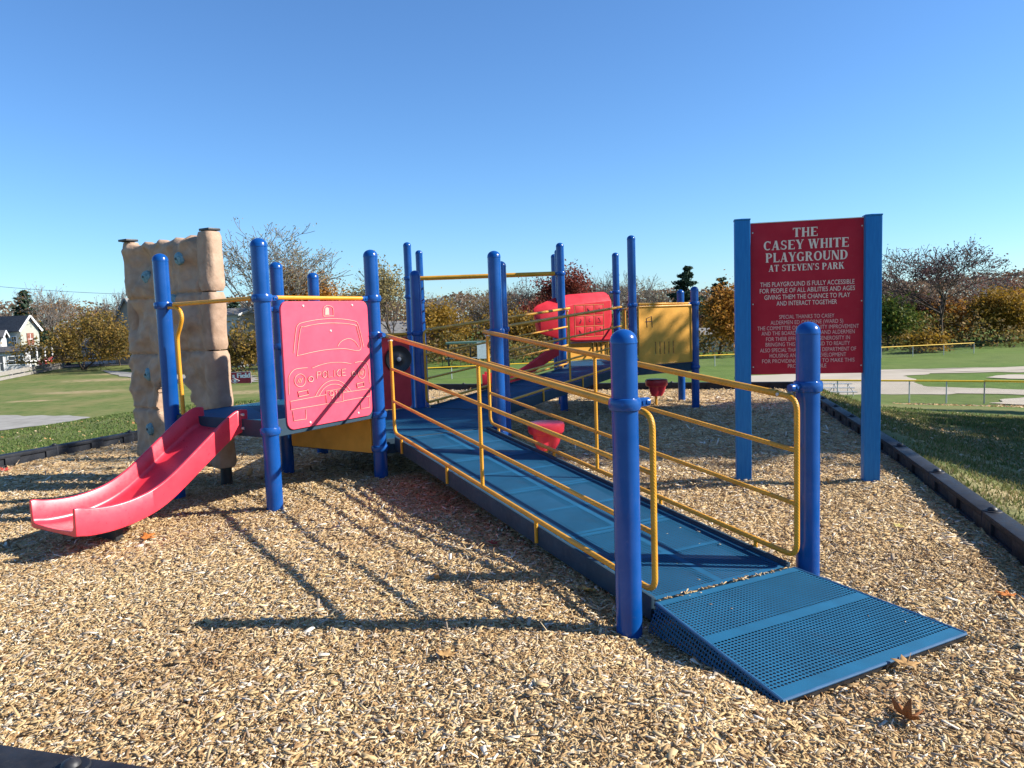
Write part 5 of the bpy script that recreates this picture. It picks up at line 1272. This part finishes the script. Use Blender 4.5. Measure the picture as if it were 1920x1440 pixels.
T_(462, 72, 615, 82, 'golden green bush in front of the grey clapboard house', 'lf_olive', 'bush', nleaf=3000, levels=3, kids=(6, 6, 5), jit=.5, lsize=.20, multi=4, trunk=.35, low=.2, cat='bush')
T_(592, 96, 503, 150, 'rounded orange and green tree behind the police car panel', 'lf_orange', 'orange_tree', nleaf=5000, **FULL)
T_(655, 112, 556, 90, 'thin bare tree behind the steering panel', 'lf_pale', 'bare_tree', nleaf=500, **BARE)
# centre
T_(738, 86, 498, 150, 'tan willow-like tree left of the tall back posts', 'lf_tan', 'willow_tree', nleaf=4600, levels=5, kids=(4, 5, 4, 3, 3), jit=.5, lsize=.17, trunk=.28)
T_(825, 112, 548, 120, 'bare grey tree under the left end of the overhead bars', 'lf_pale', 'bare_tree', nleaf=600, **BARE)
T_(852, 90, 574, 125, 'broad golden tree beneath the middle of the overhead bars', 'lf_gold', 'golden_tree', nleaf=2400, seed=53, **{**FULL, 'bark': 'palebark', 'rmin': .03})
T_(905, 100, 546, 105, 'half bare tree with a few gold leaves behind the paired ramp posts', 'lf_gold', 'half_bare_tree', nleaf=1500, **BARE)
T_(788, 100, 600, 90, 'brown tree behind the left side of the far ramp', 'lf_brown', 'small_tree', nleaf=1100, **{**FULL, 'rmin': .03})
T_(985, 106, 524, 92, 'dark bare tree right of the paired ramp posts', 'lf_brown', 'bare_tree', nleaf=1100, **BARE)
T_(968, 92, 592, 100, 'low gold brown tree behind the far ramp railing', 'lf_gold', 'golden_tree', nleaf=1700, **{**FULL, 'rmin': .03})
T_(1066, 104, 508, 100, 'dark red maple above the red slide hood', 'lf_darkred', 'red_tree', nleaf=4200, **FULL)
T_(1022, 96, 575, 80, 'rusty brown tree left of the red slide hood', 'lf_darkred', 'small_tree', nleaf=2000, **FULL)
T_(1100, 88, 606, 100, 'olive tree showing under the red slide hood', 'lf_olive', 'small_tree', nleaf=2600, **FULL)
T_(1140, 118, 513, 80, 'slender bare tree beside the tallest far post', 'lf_purple', 'bare_tree', nleaf=200, **BARE)
T_(1225, 112, 521, 125, 'broad bare grey tree above the yellow slotted panel', 'lf_pale', 'bare_tree', nleaf=900, **BARE)
T_(1190, 104, 560, 80, 'low grey tree behind the tallest far post', 'lf_purple', 'bare_tree', nleaf=700, **BARE)
conifer('tall dark pine between the yellow panel and the sign', *tpos(1290, 106, 500, 78), seed=21, layers=10)
conifer('smaller dark pine just left of the sign', *tpos(1352, 112, 522, 62), seed=31, layers=9)
T_(1347, 82, 545, 108, 'orange gold tree against the left post of the sign', 'lf_orange', 'orange_tree', nleaf=4600, **FULL)
T_(1262, 100, 586, 90, 'dull brown tree low behind the yellow slotted panel', 'lf_brown', 'small_tree', nleaf=2200, **FULL)
T_(1448, 98, 556, 120, 'gold tree hidden behind the left half of the sign board', 'lf_gold', 'golden_tree', nleaf=3200, **FULL)
T_(1555, 100, 548, 130, 'bare brown tree hidden behind the right half of the sign board', 'lf_brown', 'bare_tree', nleaf=1200, **BARE)
# right
BIGSEED = 905
T_(1765, 84, 462, 250, 'big dark nearly bare tree right of the sign', 'lf_purple', 'big_tree', nleaf=4200, levels=5, kids=(5, 5, 4, 3, 3), jit=.32, lsize=.14, trunk=.30, spread=.85, upturn=.2, pct=80, rmin=.030, wander=.10, seed=BIGSEED)
T_(1664, 82, 566, 80, 'green and yellow tree close beside the right post of the sign', 'lf_green', 'green_tree', nleaf=3200, **FULL)
T_(1712, 96, 556, 125, 'dense dark brown tree behind the big bare tree', 'lf_brown', 'brown_tree', nleaf=4200, **FULL)
T_(1808, 90, 580, 130, 'gold orange tree under the right side of the big bare tree', 'lf_orange', 'orange_tree', nleaf=4400, **FULL)
T_(1728, 78, 626, 72, 'low yellow bush by the end of the far yellow-topped fence', 'lf_gold', 'bush', nleaf=1800, levels=3, kids=(6, 6, 5), jit=.45, lsize=.20, multi=3, trunk=.35, low=.2, cat='bush')
T_(1868, 88, 556, 118, 'bright gold tree near the right edge of the field', 'lf_gold', 'golden_tree', nleaf=4400, **FULL)
T_(1896, 112, 516, 130, 'pinkish bare tree at the right edge behind the gold tree', 'lf_darkred', 'bare_tree', nleaf=1500, **BARE)
T_(1950, 92, 545, 130, 'orange tree cut by the right edge of the photo', 'lf_orange', 'orange_tree', nleaf=4200, **FULL)
T_(1845, 104, 560, 120, 'brown tree between the two gold trees at the right', 'lf_brown', 'brown_tree', nleaf=3600, **FULL)
T_(1640, 108, 575, 70, 'thin bare tree peeping out at the right post of the sign', 'lf_purple', 'bare_tree', nleaf=200, **BARE)
# undergrowth and far wood along the edge of the field
def undergrowth():
    rng = np.random.default_rng(77); C = []
    for px in np.arange(-260, 2300, 1.9):
        for _ in range(44):
            far = px < 560; Y = rng.uniform(112, 138) if far else rng.uniform(80, 112); q = at(px + rng.uniform(-2, 2), 640, Y)
            h = (3.6 if far else 3.0) + 3.0 * noise.noise(Vector((q.x * .08, Y * .05, 0))) + 1.6 * noise.noise(Vector((q.x * .4, 0, 5)))
            if h < .3: continue
            C.append((q.x, q.y, terrain_z(q.x, q.y) + max(.05, rng.uniform(0, 1) ** .8 * h)))
    V, F = leaf_quads(np.array(C), .22, rng); tag(link_mesh('undergrowth', np_mesh('undergrowth', V, F, 'lf_mix')), kind='stuff')
undergrowth()
M['lf_far'] = foliage('distant_autumn_wood', [(0.10, 0.07, 0.05), (0.18, 0.13, 0.095), (0.24, 0.165, 0.10), (0.21, 0.10, 0.05), (0.16, 0.12, 0.10)])
def far_wood():
    rng = np.random.default_rng(78); C = []
    for px in np.arange(-400, 2450, 2.0):
        for _ in range(70):
            Y = rng.uniform(140, 180); q = at(px + rng.uniform(-2, 2), 600, Y); h = 9.0 + 3.0 * noise.noise(Vector((q.x * .035, 3, 0))) + 2.0 * noise.noise(Vector((q.x * .16, 7, 5)))
            C.append((q.x, q.y, -3.6 + rng.uniform(0, 1) ** .7 * max(h, 1.0)))
    V, F = leaf_quads(np.array(C), .38, rng); tag(link_mesh('far_wood', np_mesh('far_wood', V, F, 'lf_far')), kind='stuff')
far_wood()
# the trees on the right, outside the picture, whose shade crosses the bed and the grass
SH = dict(levels=4, kids=(6, 6, 5, 3), jit=.6, trunk=.2, spread=.8, group='shade trees at the right', pct=97, lsize=.17)
tree('shade_tree', 'dense tree on the right, just outside the picture, shading the bed', (14.2, 9.75, terrain_z(14.2, 9.75)), 11.6, 5.3, 'lf_olive', nleaf=28000, seed=401, **SH)
tree('shade_tree', 'second tree on the right outside the picture, further from the bed', (18.5, 9.9, terrain_z(18.5, 9.9)), 16.2, 5.2, 'lf_olive', nleaf=32000, seed=409, **SH)
tree('shade_tree', 'low tree on the right outside the picture, between the taller ones', (17.5, 13.4, terrain_z(17.5, 13.4)), 7.2, 3.4, 'lf_olive', nleaf=12000, seed=433, **SH)
tree('shade_tree', 'third tree on the right outside the picture, down the grass slope', (21.5, 17.5, terrain_z(21.5, 17.5)), 8.5, 5.4, 'lf_olive', nleaf=16000, seed=415, **SH)
tree('shade_tree', 'fourth tree on the right outside the picture, furthest down the slope', (27.5, 26, terrain_z(27.5, 26)), 8.5, 6.5, 'lf_olive', nleaf=16000, seed=421, **SH)

# ------------------------------------------------------------------ fences
def fence(name, label, A, B_, h, n, mesh=True, group=None):
    t = thing(name, ((A[0] + B_[0]) / 2, (A[1] + B_[1]) / 2, terrain_z((A[0] + B_[0]) / 2, (A[1] + B_[1]) / 2)), label, 'fence', group)
    P = [Vector((A[0] + (B_[0] - A[0]) * i / n, A[1] + (B_[1] - A[1]) * i / n, 0)) for i in range(n + 1)]
    for q in P: q.z = terrain_z(q.x, q.y)
    for q in P: b = MB(); b.lathe((q.x, q.y, q.z - .1), [(.033, 0), (.033, h + .08)], 8); b.build('post', 'steel', t)
    b = MB(); b.tube([q + UPZ * h for q in P], .045, 8); b.build('top_cap', 'cap', t)
    for i in range(n):
        q, r = P[i], P[i + 1]; d = (r - q).normalized(); uv_sheet('wire_mesh', [q + UPZ * .02, r + UPZ * .02, r + UPZ * (h - .02), q + UPZ * (h - .02)], d, UPZ, 'wire', t, q)
    return t
def fpt(px, py, Y): q = at(px, py, Y); return (q.x, q.y)
A_ = at(1505, 752, 39.5); B2 = at(1715, 757, 38.6); C_ = at(1845, 766, 37.4); D_ = at(2060, 782, 35.5)
fence('chain_link_fence', 'near low chain link fence with a yellow cap running behind the sign to the right', (A_.x, A_.y), (C_.x, C_.y), 1.10, 5, group='yellow-capped field fences')
fence('chain_link_fence', 'near low yellow-capped fence section leaving the photo at the right edge', (C_.x, C_.y), (D_.x, D_.y), 1.12, 2, group='yellow-capped field fences')
fence('chain_link_fence', 'far low chain link fence with a yellow cap along the edge of the outfield', fpt(770, 700, 63), fpt(1826, 660, 74), 1.0, 16, group='yellow-capped field fences')
# dark fence at the left, behind the field sign
def dark_fence():
    A, B_ = Vector((*fpt(255, 720, 70), 0)), Vector((*fpt(1060, 700, 82), 0)); n = 22; c = (A + B_) / 2
    t = thing('black_fence', (c.x, c.y, terrain_z(c.x, c.y)), 'tall thin black chain link fence along the back of the grass at the left', 'fence')
    P = [A.lerp(B_, i / n) for i in range(n + 1)]
    for q in P: q.z = terrain_z(q.x, q.y)
    for q in P: b = MB(); b.lathe((q.x, q.y, q.z - .1), [(.03, 0), (.03, 1.55)], 6); b.build('post', 'black', t)
    for h in (1.42, .08): b = MB(); b.tube([q + UPZ * h for q in P], .02, 5); b.build('rail', 'black', t)
dark_fence()
def guard_rail():
    A, B_ = gp(-60, 726), gp(118, 690); n = 8; c = (A + B_) / 2
    t = thing('guard_rail', (c.x, c.y, terrain_z(c.x, c.y)), 'weathered grey timber guard rail in front of the white houses at the left', 'guard rail')
    P = [A.lerp(B_, i / n) for i in range(n + 1)]
    for q in P: q.z = terrain_z(q.x, q.y)
    d = (B_ - A).normalized(); s = d.cross(UPZ).normalized()
    for q in P: b = MB(); b.box(q + UPZ * .5, (.14, .14, .6), d, s, UPZ); b.build('post', 'oldwood', t, smooth=False)
    for z, hh in ((.72, .22), (.20, .16)): b = MB(); b.box(((P[0] + P[-1]) / 2) + UPZ * z - s * -.18, ((B_ - A).length / 2, .06, hh), (P[-1] - P[0]).normalized(), s, UPZ); b.build('rail', 'oldwood', t, smooth=False)
guard_rail()

# ------------------------------------------------------------------ houses
def house(name, label, c, w, d, hw, hr, yaw, wallmat, roofmat, wins=(), eave=.35, porch=None, found=True, group='houses beyond the field'):
    """w along local x, d along local y (ridge along x), front = -y"""
    t = thing(name, c, label, 'house', group); ax = e2(yaw); ay = e2(yaw + pi / 2); C = Vector(c)
    def L(x, y, z): return C + ax * x + ay * y + UPZ * z
    b = MB(); v = [L(sx * w / 2, sy * d / 2, z) for z in (-.4, hw) for sx, sy in ((-1, -1), (1, -1), (1, 1), (-1, 1))] + [L(-w / 2, 0, hw + hr), L(w / 2, 0, hw + hr)]
    b.add(v, [(0, 1, 5, 4), (1, 2, 6, 9, 5), (2, 3, 7, 6), (3, 0, 4, 8, 7), (4, 5, 9, 8), (6, 7, 8, 9)]); b.build('wall', wallmat, t, smooth=False)
    r = MB(); tv = .18
    for sy in (-1, 1):
        k = hr / (d / 2); o0 = L(0, 0, hw + hr + .02); o1 = L(0, sy * (d / 2 + eave), hw - k * eave + .02); sl_ = (o1 - o0); ln = sl_.length; sl_.normalize(); nn = sl_.cross(ax); nn = nn if nn.z > 0 else -nn
        r.box(o0 + sl_ * ln / 2 + nn * tv / 2, (w / 2 + eave, ln / 2, tv / 2), ax, sl_, nn)
    rf = r.build('roof', roofmat, t, smooth=False)
    for side in (-1, 1):        # white barge boards on the gables
        g = MB(); 
        for sy in (-1, 1):
            k = hr / (d / 2); o0 = L(side * (w / 2 + eave + .03), 0, hw + hr + .06); o1 = L(side * (w / 2 + eave + .03), sy * (d / 2 + eave), hw - k * eave + .06); s_ = o1 - o0; g.box((o0 + o1) / 2, (.03, s_.length / 2, .13), ax, s_.normalized(), ax.cross(s_.normalized()))
        g.build('barge_board', 'trim' if wallmat != 'tan_wall' else 'rooflight', rf, smooth=False)
    for face, u, z, ww, hh, kind in wins:
        if face == 'f': o = L(u, -d / 2, z); X_, N_ = ax, -ay
        elif face == 'r': o = L(w / 2, u, z); X_, N_ = ay, ax
        else: o = L(-w / 2, u, z); X_, N_ = -ay, -ax
        f = MB(); f.box(o + N_ * .03, (ww / 2 + .10, .04, hh / 2 + .10), X_, N_, UPZ); fo = f.build('door' if kind == 'door' else 'window', 'brown' if kind in ('door', 'shut') else 'trim', t, smooth=False)
        g = MB(); g.box(o + N_ * .075, (ww / 2, .006, hh / 2), X_, N_, UPZ); g.build('pane', 'glass' if kind != 'shut' else 'brown', fo, smooth=False)
        m = MB(); m.box(o + N_ * .09, (ww / 2, .010, .03), X_, N_, UPZ); m.box(o + N_ * .091, (.025, .010, hh / 2), X_, N_, UPZ); m.build('muntin', 'trim', fo, smooth=False)
    return t, L, ax, ay
def hp(px, py, Y):
    q = at(px, py, Y); return (q.x, q.y, terrain_z(q.x, q.y))
t, L, ax, ay = house('gabled_house', 'white gabled house with a dark roof at the far left', hp(36, 690, 112), 6.0, 2.7, 5.4, 1.75, radians(-24), 'cream_wall', 'roof', (('r', 0, 3.9, .8, 1.5, 'shut'), ('f', -1.5, 3.6, .9, 1.4, ''), ('f', 1.6, 3.6, .9, 1.4, ''), ('f', 0, 1.3, .9, 1.4, '')))
pb = MB(); pb.box(L(3.25 + .9, 0, 2.65), (.95, 1.9, .09), ax, ay); pb.build('porch_roof', 'roof', t, smooth=False)
for y in (-1.7, -.6, .6, 1.7): b = MB(); b.box(L(5.0, y, 1.2), (.08, .08, 1.4), ax, ay); b.build('porch_post', 'trim', t, smooth=False)
b = MB(); b.box(L(5.0, 0, .85), (.04, 1.75, .05), ax, ay)
for k in range(12): b.box(L(5.0, -1.6 + k * .29, .5), (.025, .03, .34), ax, ay)
b.build('porch_railing', 'trim', t, smooth=False)
t, L, ax, ay = house('porch_house', 'low white sun porch with a door and wide window at the left edge', hp(14, 690, 101), 4.6, 3.0, 2.45, .5, radians(24), 'white', 'roof', (('f', -.55, 1.05, .8, 1.9, 'w'), ('f', 1.2, 1.35, 1.5, 1.0, 'w'), ('f', -1.7, 1.35, .8, 1.0, 'w')))
house('upper_house', 'white upper storey rising behind the sun porch at the left edge', hp(-22, 690, 106), 4.2, 4, 4.3, .8, radians(24), 'white', 'roof', (('f', 1.2, 3.5, .7, .9, 'w'), ('f', -1.2, 3.5, .8, 1.3, 'w')))
house('tan_house', 'tan shingled house with a steep gable just left of the climbing wall', hp(272, 690, 110), 6, 4.6, 5.4, 3.6, radians(80), 'tan_wall', 'rooflight', (('l', .2, 3.4, .8, 1.3, 'w'),))
house('white_cottage', 'small white cottage glimpsed through the golden tree at the left', hp(203, 690, 112), 5.0, 4, 2.3, 1.3, radians(-5), 'white', 'rooflight', (('f', -.8, 1.4, 1.0, 1.0, 'w'), ('f', 1.2, 1.4, .8, 1.0, 'w')))
house('grey_house', 'grey clapboard house with a white window behind the golden bush', hp(440, 690, 94), 5.2, 6, 6.1, .7, radians(-12), 'grey', 'rooflight', (('f', .1, 4.9, .65, 1.25, 'w'), ('r', -1.5, 4.9, .65, 1.25, 'w'), ('f', .1, 1.6, .8, 1.3, 'w')))
house('long_shed', 'long low shed with a grey roof behind the steering panel', hp(725, 690, 100), 9, 5, 3.2, 1.35, radians(-2), 'tan_wall', 'rooflight', (('f', 2, 1.5, .9, .9, 'w'), ('f', -2, 1.5, .9, .9, 'w')))
house('pale_house', 'pale house half hidden by trees behind the far ramp railing', hp(822, 690, 108), 5.5, 5, 4.3, 1.2, radians(4), 'white', 'rooflight', (('f', -1, 3.2, .8, 1.2, 'w'), ('f', 1, 3.2, .8, 1.2, 'w'), ('f', 0, 1.2, 1.0, 1.0, 'w')))
house('white_garage', 'low white garage behind the far fence left of the sign', hp(1332, 682, 92), 6.4, 4, 2.0, .6, radians(3), 'white', 'rooflight', (('f', 1.3, 1.0, .9, .8, 'w'), ('f', -1.6, 1.0, .9, .8, 'w')))

# ------------------------------------------------------------------ small things round the field
def field_sign():
    q = at(447, 720, 66); g = terrain_z(q.x, q.y); w, h = 2.6, .98; c = at(471, 709, 66); X_ = Vector((cos(-.03), sin(-.03), 0)); N_ = X_.cross(UPZ)
    O_ = Vector((c.x, c.y, g + .06)) - X_ * w; t = thing('field_sign', (O_.x + w / 2, O_.y, g), 'small red field sign with white lettering beside the climbing wall', 'sign')
    M['fieldred'] = plastic('red_field_sign', (0.36, 0.015, 0.03), .5, .08)
    b = MB(); b.prism([(0, 0), (w, 0), (w, h), (0, h)], .03, O_, X_, UPZ, N_); bo = b.build('sign_board', 'fieldred', t, smooth=False)
    b = MB()
    for a in ((0, .015), (w, -.015)): b.box(O_ + X_ * (a[0] + a[1]) + UPZ * h / 2 + N_ * .003, (.015, .006, h / 2), X_, N_, UPZ)
    b.box(O_ + X_ * w / 2 + UPZ * (h - .015) + N_ * .004, (w / 2, .006, .015), X_, N_, UPZ); b.build('edge_trim', 'trim', bo, smooth=False)
    flat_text('s Field', O_ + X_ * (w - .86) + UPZ * .67 + N_ * .006, X_, N_, 1.50, .42, 'trim', bo, bold=2)
    b = MB(); cx, cz = w - 1.42, .22
    pts = [(cx - .42, cz), (cx, cz + .19), (cx + .42, cz), (cx, cz - .19)]
    for i in range(4): a, c2 = pts[i], pts[(i + 1) % 4]; b.tube([O_ + X_ * a[0] + UPZ * a[1] + N_ * .008, O_ + X_ * c2[0] + UPZ * c2[1] + N_ * .008], .022, 5)
    b.build('diamond_emblem', 'trim', bo); b = MB(); b.lathe(O_ + X_ * cx + UPZ * cz + N_ * .004, [(.13, 0), (.13, .006)], 20, N_); b.build('ball_emblem', 'trim', bo)
    for s in (.15, w - .15): b = MB(); b.box(O_ + X_ * s + UPZ * .35 - N_ * .06, (.04, .03, .6), X_, N_, UPZ); b.build('post', 'oldwood', t, smooth=False)
field_sign()
def bleacher():
    A, B_ = at(1540, 748, 43), at(1606, 748, 43); d = (B_ - A).normalized(); s = d.cross(UPZ).normalized(); A.z = terrain_z(A.x, A.y)
    t = thing('bleacher', tuple((A + B_) / 2), 'small grey metal bleacher beside the dirt path behind the nearer right post', 'bleacher'); L = (B_ - A).length
    for k, (z, y) in enumerate(((.28, .0), (.48, .35), (.68, .7))):
        b = MB(); b.box(A + d * L / 2 - s * y + UPZ * z, (L / 2, .12, .02), d, s, UPZ); b.build('bench_plank', 'steel', t, smooth=False)
    for x in (.1, .5, .9):
        b = MB(); q = A + d * L * x; b.tube([q + UPZ * 0, q + UPZ * .28, q - s * .7 + UPZ * .68, q - s * .7], .025, 6); b.build('frame', 'steel', t)
    b = MB(); b.tube([A + d * L * .1, A + d * L * .5 + UPZ * .62 - s * .6], .02, 6); b.build('brace', 'steel', t)
bleacher()
def dugout():
    q = at(884, 706, 77); g = terrain_z(q.x, q.y); C = Vector((q.x, q.y, g)); X_ = Vector((1, .05, 0)).normalized(); Y_ = UPZ.cross(X_)
    t = thing('dugout', (q.x, q.y, g), 'open dugout shelter with a green roof behind the far fence', 'dugout')
    b = MB(); b.box(C + UPZ * 2.5, (2.4, 1.2, .08), X_, Y_, UPZ); b.build('roof', 'green_roof', t, smooth=False)
    for x in (-2.2, 0, 2.2):
        for y in (-1.1, 1.1): b = MB(); b.box(C + X_ * x + Y_ * y + UPZ * 1.2, (.06, .06, 1.22), X_, Y_, UPZ); b.build('post', 'black', t, smooth=False)
    b = MB(); b.box(C + UPZ * .95 + Y_ * .2, (2.5, .16, .04), X_, Y_, UPZ); b.build('bench', 'steel', t, smooth=False)
    b = MB(); b.box(C + X_ * 1.1 + UPZ * 1.7 - Y_ * 1.2, (.45, .03, .8), X_, Y_, UPZ); b.build('notice_board', 'trim', t, smooth=False)
dugout()
def car():
    q = at(105, 690, 108); g = terrain_z(q.x, q.y); C = Vector((q.x, q.y, g)); a = radians(60); X_ = e2(a); Y_ = e2(a + pi / 2)
    t = thing('parked_car', (q.x, q.y, g), 'dark red car parked by the white house behind the guard rail', 'car')
    prof = [(-2.1, .35), (-2.15, .75), (-1.95, .95), (-1.3, 1.0), (-.8, 1.42), (.75, 1.45), (1.35, 1.02), (2.0, .92), (2.15, .65), (2.1, .35)]
    b = MB(); b.prism([(x, z) for x, z in prof], 1.7, C - Y_ * .85, X_, UPZ, -Y_); b.build('body', 'carred', t, smooth=False, bevel=.06)
    gl_ = MB(); gl_.prism([(-1.15, 1.0), (-.75, 1.36), (.7, 1.38), (1.15, 1.02)], 1.72, C - Y_ * .86, X_, UPZ, -Y_); gl_.build('window', 'glass', t, smooth=False)
    for x in (-1.35, 1.35):
        for y in (-.78, .78): b = MB(); b.lathe(C + X_ * x + Y_ * y + UPZ * .32, [(.32, -.1), (.32, .1), (.18, .11), (.18, -.11)], 16, Y_); b.build('wheel', 'black', t)
    for y in (-.6, .6): b = MB(); b.lathe(C - X_ * 2.13 + Y_ * y + UPZ * .70, [(.11, 0), (.10, .04)], 12, -X_); b.build('headlight', 'trim', t)
car()
def pole_and_wire():
    q = hp(330, 690, 92); C = Vector(q); zt_ = at(330, 553, 92).z
    t = thing('utility_pole', q, 'grey utility pole standing behind the climbing wall', 'utility pole'); b = MB(); b.tube([C - UPZ * .3, Vector((C.x, C.y, zt_ + .4))], [.16, .11], 10); b.build('pole', 'oldwood', t); b = MB(); b.box((C.x, C.y, zt_), (.9, .06, .07)); b.build('crossarm', 'oldwood', t, smooth=False)
    w = MB(); A = Vector((C.x, C.y, zt_)); B_ = at(-260, 508, 80); pts = [A.lerp(B_, k / 20) - UPZ * (.55 * 4 * (k / 20) * (1 - k / 20)) for k in range(21)]; w.tube(pts, .022, 5); o = w.build('overhead_wire', 'black', None); tag(o, 'thin dark overhead wire running left from behind the climbing wall across the sky', 'wire')
pole_and_wire()
